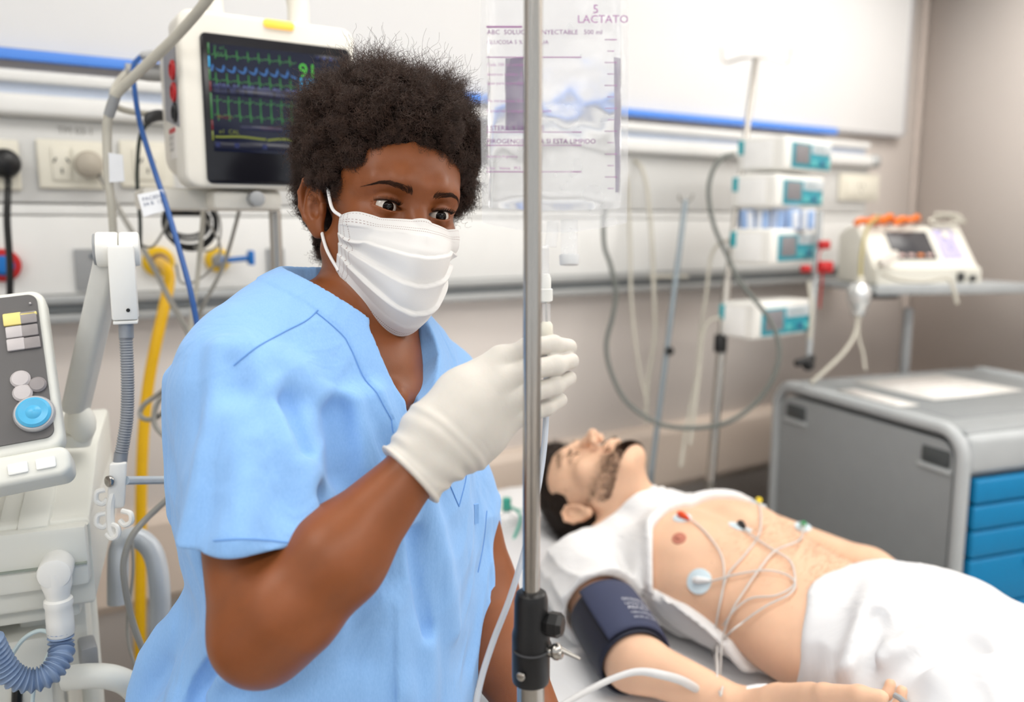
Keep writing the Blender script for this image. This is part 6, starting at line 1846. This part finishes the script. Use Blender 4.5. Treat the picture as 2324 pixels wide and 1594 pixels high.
def pump(px, py, hpx, d, wr, wf, wpx, dpx, label, group='infusion pumps on the leaning stand'):
    """front-left-bottom corner pixel, height in pixels"""
    s = d / FPX
    w_ = unit(wr * R_ + wf * F_); b_ = np.array([-w_[1], w_[0], 0])          # along the front; into the case
    H = hpx * s; c = P(px, py, d)
    ts = np.linspace(.02, .4, 400)
    W_ = ts[np.argmin([abs(pixel(c + w_ * t)[0] - px - wpx) for t in ts])]; D_ = ts[np.argmin([abs(pixel(c + b_ * t)[0] - px + dpx) for t in ts])]
    M_ = M4(c, X=w_, Y=b_, Z=Z_)
    t = thing('infusion_pump', label, 'infusion pump', c + w_ * W_ / 2 + b_ * D_ / 2, group)
    MB().box((W_, D_, H), (W_ / 2, D_ / 2, H / 2), .010, 3, M=M_).build('case', M_PUMP, t)
    MB().box((.004, D_ * .62, H * .78), (-.001, D_ * .55, H * .47), .002, M=M_).build('side_door', mat('pump_door', (240, 240, 238), .4), t)
    MB().box((.004, .018, H * .42), (-.002, D_ * .92, H * .7), .001, M=M_).build('side_tab', TEAL, t)
    pn = MB().box((W_ * .82, .004, H * .74), (W_ * .54, -.001, H * .46), .003, M=M_).build('front_panel', M_TEALP, t)
    MB().box((W_ * .30, .003, H * .56), (W_ * .33, -.0035, H * .50), .002, M=M_).build('display', M_LCD, pn)
    MB().box((W_ * .42, .003, H * .30), (W_ * .74, -.0035, H * .70), .002, M=M_).build('label_plate', mat('pump_plate', (196, 204, 208), .4), pn)
    for k in range(4):
        MB().box((W_ * .085, .003, H * .16), (W_ * (.58 + .10 * k), -.004, H * .27), .0015, M=M_).build('key', [M_KEY, M_TEALP, mat('pump_key_blue', (30, 90, 130), .4), M_KEY][k], pn)
    v, f = text_mesh('SYRINGE PUMP', .011, M4(tuple(c + w_ * W_ * .56 - b_ * .0056 + Z_ * H * .67), X=w_, Y=Z_, Z=-b_))
    MB().add(v, f, False).build('lettering', mat('print_teal', (60, 120, 130), .6), pn, 0)
    MB().box((.03, .03, .03), (W_ * .3, D_ + .012, H * .5), .006, M=M_).build('pole_clamp', DARK_PL, t)
    return t
pump(1780, 385, 78, 2.40, .70, .71, 106, 108, 'white and teal infusion pump, topmost of the stack')
pump(1760, 470, 76, 2.39, .70, .71, 108, 100, 'white and teal infusion pump, second from the top of the stack')
pump(1748, 602, 82, 2.37, .70, .71, 108, 92, 'white and teal infusion pump just below the blue packets')
pump(1708, 774, 84, 2.36, .80, .60, 132, 76, 'white and teal infusion pump, lowest and apart from the stack')
# blue packets between the pumps
M_PK = [mat('packet_blue', (150, 180, 224), .35), mat('packet_white', (224, 228, 236), .35), mat('packet_pale', (186, 200, 228), .35)]
for k in range(5):
    c = P(1694 + 34 * k, 499, 2.50 - .008 * k)
    t = thing('packet', ['pale blue packet', 'bright blue packet', 'whitish packet', 'blue striped packet', 'grey blue packet'][k] + ' wedged between two infusion pumps, ' + ['outermost by the grey cable', 'second along', 'in the middle of five', 'fourth along', 'nearest the red clamp'][k], 'packet', c, 'packets between the pumps')
    MB().box((.040, .05, .062), tuple(c), .006, rot=(0, .06 * (k % 3 - 1), -YAW)).build('wrapper', M_PK[k % 3], t)
    MB().box((.018, .002, .05), tuple(c - F_ * .027 + R_ * .004), .0005, rot=(0, .06 * (k % 3 - 1), -YAW)).build('stripe', M_PK[0 if k % 3 else 1], t)
MB_ = MB()
# second pole with red clamps
sp = thing('side_pole', 'thin grey side pole with a black screw clamp beside the pumps', 'pole', P(1830, 830, 2.5))
MB().cyl(P(1862, 480, 2.52), P(1834, 825, 2.5), .009, n=16).build('pole', ALU, sp)
MB().cyl(P(1846, 812, 2.48), P(1806, 826, 2.46), .011, n=14, bev=.002).ball(P(1834, 828, 2.48), .019, 14).build('screw_clamp', BLACK_PL, sp)
for k, (px, py, w) in enumerate(((1870, 556, 26), (1828, 610, 22), (1872, 606, 34))):
    s = 2.5 / FPX
    t = thing('red_clamp', ['red clamp highest on the side pole', 'small red clamp under the third pump', 'large red clamp lowest on the side pole'][k], 'clamp', P(px, py, 2.47), 'red clamps by the pumps')
    MB().box((w * s, .02, w * s * .75), tuple(P(px, py, 2.47)), .005, rot=(0, 0, -YAW)).build('clamp_body', M_RED, t)
    MB().cyl(P(px - w * .2, py, 2.455), P(px + w * .2, py, 2.455), .006, n=12).build('roller', M_RED, t)
cable('red_line', [(1868, 560, 2.46), (1858, 585, 2.46), (1866, 620, 2.46), (1860, 700, 2.48)], .0022, M_RED, 'thin red line between the red clamps', 'tube')

# thin hook pole
tp0, tp1 = P(1478, 1075, 2.45), P(1556, 455, 2.53)
hp = thing('hook_pole', 'thin grey pole with black knob standing behind the patient head', 'pole', tp0)
d_ = unit(tp1 - tp0); f0 = tp0 * [1, 1, 0] + Z_ * .02
MB().cyl(f0, tp0, .0078, n=14).cyl(tp0, tp1, .0078, n=14).build('pole', mat('blue_grey_metal', (140, 152, 160), .35, .6), hp)
MB().ball(P(1520, 797, 2.47), .013, 14).build('knob', BLACK_PL, hp)
MB().tube([tp1 - R_ * .02 + Z_ * .015, tp1 - R_ * .015, tp1 + R_ * .012, tp1 + R_ * .022 + Z_ * .018], .0035, 8).build('hook', CHROME, hp)

# looping cables
cable('power_cable', [(1668, 350, 2.44), (1640, 358, 2.43), (1617, 390, 2.42), (1608, 440, 2.42), (1620, 510, 2.42), (1650, 580, 2.41), (1680, 640, 2.38), (1720, 690, 2.30), (1752, 735, 2.27), (1768, 790, 2.26), (1758, 850, 2.26), (1720, 910, 2.27), (1660, 955, 2.28), (1600, 970, 2.30), (1530, 970, 2.32), (1480, 955, 2.33), (1420, 910, 2.34), (1385, 840, 2.35), (1376, 780, 2.36), (1390, 720, 2.36), (1398, 660, 2.36), (1385, 600, 2.36), (1372, 560, 2.36), (1370, 500, 2.37), (1380, 440, 2.4)], .0066, mat('grey_green_cable', (104, 108, 104), .5), 'thick grey power cable looping from the top pump across the wall', n=10)
for k, (pts, r_, lb) in enumerate((
    ([(1430, 358, 2.62), (1455, 380, 2.6), (1470, 440, 2.58), (1480, 560, 2.56), (1484, 660, 2.55), (1486, 760, 2.54), (1470, 870, 2.52), (1466, 960, 2.5)], .0062, 'pale tube bending down from the supply unit past the thin pole'),
    ([(1420, 350, 2.62), (1426, 450, 2.6), (1430, 560, 2.58), (1432, 660, 2.56), (1438, 740, 2.54), (1452, 840, 2.52), (1470, 920, 2.5)], .0050, 'slim pale tube hanging beside the grey power cable'),
    ([(1660, 545, 2.5), (1630, 555, 2.5), (1612, 590, 2.5), (1604, 660, 2.5), (1590, 760, 2.5), (1580, 860, 2.48), (1560, 960, 2.45), (1545, 1060, 2.4)], .0052, 'pale tube arching from the third pump down the wall'),
    ([(1640, 722, 2.44), (1612, 728, 2.44), (1596, 760, 2.44), (1588, 830, 2.44), (1578, 920, 2.42), (1566, 1010, 2.4)], .0055, 'pale tube arching from the lowest pump down the wall'),
    ([(1838, 770, 2.42), (1842, 700, 2.42), (1836, 640, 2.43)], .0060, 'short pale strap beside the lowest pump'))):
    cable('pale_tube', pts, r_, CABLE_BEIGE, lb, 'tube')
one(MB().cyl(P(1472, 628, 2.62), P(1562, 628, 2.62), .006, n=12), 'rail_pin', CABLE_BEIGE, 'short pale pin lying across the grey equipment rail', 'pin')

# ================================================================== defibrillator on its shelf
M_DEF = mat('defibrillator_ivory', (222, 220, 210), .45, var=.015)
DD = 2.72
w_ = unit(R_ * .985 + F_ * .17); b_ = np.array([-w_[1], w_[0], 0])
o0 = P(1988, 648, DD)
DMx = M4(o0, X=w_, Y=b_, Z=Z_)
sx = DD / FPX
shelf = thing('wall_shelf', 'grey metal shelf on a post carrying the defibrillator', 'shelf', o0 * [1, 1, 0])
MB().box((.62, .36, .022), (.29, .15, -.014), .008, M=DMx).build('shelf_board', mat('shelf_grey', (176, 180, 182), .4, .2), shelf)
MB().box((.62, .01, .035), (.29, -.032, -.012), .004, M=DMx).build('front_lip', mat('shelf_grey', (176, 180, 182), .4, .2), shelf)
q = P(2062, 700, DD + .12)
MB().cyl(q * [1, 1, 0] + Z_ * .05, q, .016, n=16).build('post', GREY_PL, shelf)
MB().box((.12, .03, .03), (.10, .12, -.04), .006, M=DMx).build('bracket', DARK_PL, shelf)
MB().box((.4, .4, .04), (.10, .14, .02 - o0[2] + .02), .01, M=DMx).build('foot_plate', GREY_PL, shelf)
df = thing('defibrillator', 'ivory defibrillator with slanted dark screen and orange cable on the shelf', 'defibrillator', o0 + w_ * .2)
WD = .385
MB().prism([(-.002, 0), (.24, 0), (.24, .165), (.19, .19), (.125, .19), (.022, .062), (-.002, .052)], WD, .012, 3, DMx @ M4((0, 0, 0), X=(0, 1, 0), Y=(0, 0, 1), Z=(1, 0, 0))).build('case', M_DEF, df)
# slanted face frame
fn = unit(np.array([0, -(.128), .103])); fu = unit(np.array([0, .103, .128]))
A = np.array(DMx)[:3, :3]; 
def face(x, t, off): return o0 + A @ (np.array([x, .022, .062]) + fu * t + fn * off)
FM_ = lambda x, t, off: M4(face(x, t, off), X=A @ np.array([1, 0, 0]), Y=A @ fu, Z=A @ fn)
scn = MB().box((.155, .115, .006), (0, 0, 0), .002, M=FM_(.165, .082, .002)).build('screen', mat('defib_screen', (58, 58, 62), .25), df)
for k in range(4): MB().box((.020, .011, .003), (0, 0, 0), .001, M=FM_(.115 + .034 * k, .038, .006)).build('soft_key', [mat('key_pink', (206, 176, 170), .4), mat('key_pink', (206, 176, 170), .4), mat('key_orange', (224, 130, 60), .4), mat('key_pink', (206, 176, 170), .4)][k], scn)
MB().box((.075, .12, .004), (0, 0, 0), .002, M=FM_(.305, .088, .002)).build('label_panel', mat('label_lilac', (186, 180, 216), .4), df)
MB().cyl(face(.305, .12, .002), face(.305, .12, .012), .014, n=18, bev=.002).build('mode_dial', CREAM_PL, df)
v, f = text_mesh('1  2\n  3', .022, FM_(.285, .08, .0046)); MB().add(v, f, False).build('lettering', mat('print_violet', (110, 100, 170), .6), df, 0)
MB().box((.02, .02, .03), (.30, -.006, .025), .003, M=DMx).box((.02, .02, .02), (.345, -.006, .02), .003, M=DMx).build('side_port', DARK_PL, df)
MB().box((.075, .03, .03), (0, 0, 0), .008, M=DMx @ M4((.03, -.01, .085), (0, -.5, .2))).build('side_paddle', mat('paddle_pale', (220, 214, 206), .4), df)
for k, z in enumerate((.01,)):
    for x in (.05, .34): MB().cyl(o0 + A @ np.array([x, .05, -.003]), o0 + A @ np.array([x, .05, .004]), .012, n=14).build('foot', DARK_PL, df)
M_ORA = mat('orange_rubber', (236, 120, 30), .45, var=.06)
oc = thing('orange_cable', 'bundle of orange paddle cable heaped on the defibrillator', 'cable', o0 + A @ np.array([.08, .14, .19]))
for k in range(4):
    q0 = o0 + A @ np.array([.02 + .05 * k, .10, .197 + .008 * (k % 2)])
    MB().tube([q0, q0 + w_ * .03 + Z_ * .018, q0 + w_ * .06 + b_ * .04 + Z_ * .006, q0 + w_ * .02 + b_ * .07 + Z_ * .012, q0 - w_ * .02 + b_ * .03 + Z_ * .004], .011 - .001 * k, 10).build('loop', M_ORA, oc)
cable('defib_lead', [(2190, 505, 2.88), (2150, 492, 2.86), (2110, 500, 2.85), (2140, 512, 2.84), (2180, 500, 2.84), (2170, 488, 2.84), (2120, 486, 2.85)], .006, CABLE_BEIGE, 'pale lead coiled on top of the defibrillator')
cable('defib_lead', [(2000, 620, 2.62), (2040, 636, 2.60), (2100, 640, 2.60), (2150, 632, 2.60), (2165, 660, 2.59), (2172, 690, 2.59)], .006, CABLE_BEIGE, 'pale lead drooping over the shelf front below the screen')
cable('defib_lead', [(1995, 490, 2.75), (1968, 520, 2.74), (1955, 580, 2.73), (1952, 640, 2.72), (1950, 668, 2.71)], .0055, mat('mustard_cable', (176, 164, 110), .5), 'mustard lead running from the defibrillator down to the bottle')
hb_ = P(1950, 672, 2.70)
hm = thing('humidifier_bottle', 'shiny clear bottle hanging on a line beside the defibrillator', 'bottle', hb_ - Z_ * .06)
MB().lathe([(.010, .045), (.022, .040), (.034, .025), (.038, .0), (.034, -.022), (.024, -.040), (.022, -.060), (.016, -.066)], 24, M4(hb_)).build('bottle', mat('silvered_glass', (224, 226, 226), .12, .7), hm)
MB().cyl(hb_ + Z_ * .04, hb_ + Z_ * .062, .012, n=16, bev=.002).build('cap', CREAM_PL, hm)
cable('beige_line', [(1948, 715, 2.70), (1940, 760, 2.68), (1915, 800, 2.64), (1880, 835, 2.6), (1840, 870, 2.56)], .0062, CABLE_BEIGE, 'beige line running from the shiny bottle down behind the cart', 'tube')
cable('beige_line', [(1950, 712, 2.71), (1948, 760, 2.70), (1958, 800, 2.68), (1964, 840, 2.66)], .0045, CABLE_BEIGE, 'thin beige line hanging straight below the shiny bottle', 'tube')

# ================================================================== emergency cart
zt_ = 1.06
A0_ = onZ(2192, 985, zt_)
sdir = unit(np.array([.155, .68, 0])); fdir = np.array([sdir[1], -sdir[0], 0])
CM = M4(A0_ * [1, 1, 0], X=fdir, Y=sdir, Z=Z_)            # x along the drawers, y toward the wall
CW, CD = .78, .70
M_CART = mat('cart_grey', (150, 154, 156), .45, var=.02)
M_CARTL = mat('cart_light_grey', (178, 182, 184), .42, var=.02)
M_DRW = mat('drawer_blue', (6, 126, 180), .42, var=.02)
M_CREC = mat('cart_recess', (70, 74, 76), .5)
cart = thing('emergency_cart', 'grey emergency cart with bright blue drawers beside the bed', 'cart', (A0_ + fdir * CW / 2 + sdir * CD / 2) * [1, 1, 0])
MB().box((CW - .03, CD - .04, zt_ - .20), (CW / 2, CD / 2 + .005, (zt_ + .12) / 2), .01, M=CM).build('carcass', M_CART, cart)
for x in (.0, CW):
    outl = rrect(.0, CD, .14, zt_, .07, 8)
    MB().prism(rrect(.022, CD - .022, .16, zt_ - .03, .05, 6), .012, 0, 1, CM @ M4((x - .006, 0, 0), X=(0, 1, 0), Y=(0, 0, 1), Z=(1, 0, 0))).build('side_panel', M_CART, cart)
    pts = [np.array([x, a, b]) for a, b in outl]; pts = [np.array(CM)[:3, :3] @ q + np.array(CM)[:3, 3] for q in pts]
    MB().tube(pts + [pts[0]], .017, 12, smoothpath=False).build('side_frame', M_CARTL, cart)
    for y in (.075, CD - .095):
        hh = MB().box((.016, .09, .045), (x - .003, y, zt_ - .075), .010, M=CM).build('hand_hole', M_CREC, cart)
        MB().box((.022, .105, .012), (x - .004, y, zt_ - .104), .005, M=CM).build('hole_lip', M_CARTL, cart)
MB().box((CW - .02, CD - .01, .035), (CW / 2, CD / 2, zt_ - .012), .014, 3, M=CM).build('top_panel', M_CART, cart)
MB().box((CW - .01, .05, .10), (CW / 2, .012, zt_ - .055), .022, 4, M=CM).build('front_bumper', M_CARTL, cart)
for (x, y, sx_, sy_) in ((.0, .0, 1, 1),):
    MB().box((CW - .14, CD - .22, .004), (CW / 2 + .01, CD / 2, zt_ + .0055), .001, M=CM).build('top_tray', mat('cart_top_grey', (136, 140, 142), .4), cart)
z = zt_ - .112
for k, hgt in enumerate((.066, .066, .072, .128, .128, .15, .16)):
    dz = MB().box((CW - .06, .03, hgt - .006), (CW / 2, -.002, z - hgt / 2), .006, 3, M=CM).build('drawer', M_DRW, cart)
    MB().box((CW * .62, .02, .016), (CW / 2 + .06, -.016, z - .022), .006, M=CM).build('grip', M_DRW, dz)
    z -= hgt
for x in (.06, CW - .06):
    for y in (.07, CD - .07):
        q = np.array(CM)[:3, :3] @ np.array([x, y, .06]) + np.array(CM)[:3, 3]
        MB().cyl(q - fdir * .014, q + fdir * .014, .06, n=22, bev=.006).build('caster', DARK_PL, cart)
        MB().cyl(q + Z_ * .03, q + Z_ * .10, .018, n=14).build('caster_stem', GREY_PL, cart)
M_PAP = mat('paper_sheet', (226, 224, 220), .6)
def sheet(x0, x1, y0, y1, label, rot=0, z=.0095):
    c = np.array(CM)[:3, :3] @ np.array([(x0 + x1) / 2, (y0 + y1) / 2, zt_ + z]) + np.array(CM)[:3, 3]
    L = CM @ M4(((x0 + x1) / 2, (y0 + y1) / 2, zt_ + z), (0, 0, rot))
    t = thing('paper_sheet', label, 'paper', c, 'papers on the cart')
    MB().box((x1 - x0, y1 - y0, .002), M=L).build('page', M_PAP, t, 0)
    tm = MB()
    for k in range(7):
        tm.box(((x1 - x0) * (.75 if k % 3 else .5), .004, .0006), (-(x1 - x0) * .05, (y1 - y0) * (.36 - .11 * k), .0012), M=L)
    tm.build('print_lines', mat('print_rose_grey', (188, 172, 168), .6), t, 0)['kind'] = 'stuff'
sheet(.20, .56, .30, .60, 'large printed sheet lying on the cart top', .05)
sheet(.05, .12, .26, .50, 'narrow printed strip lying along the cart edge', .0, .0085)
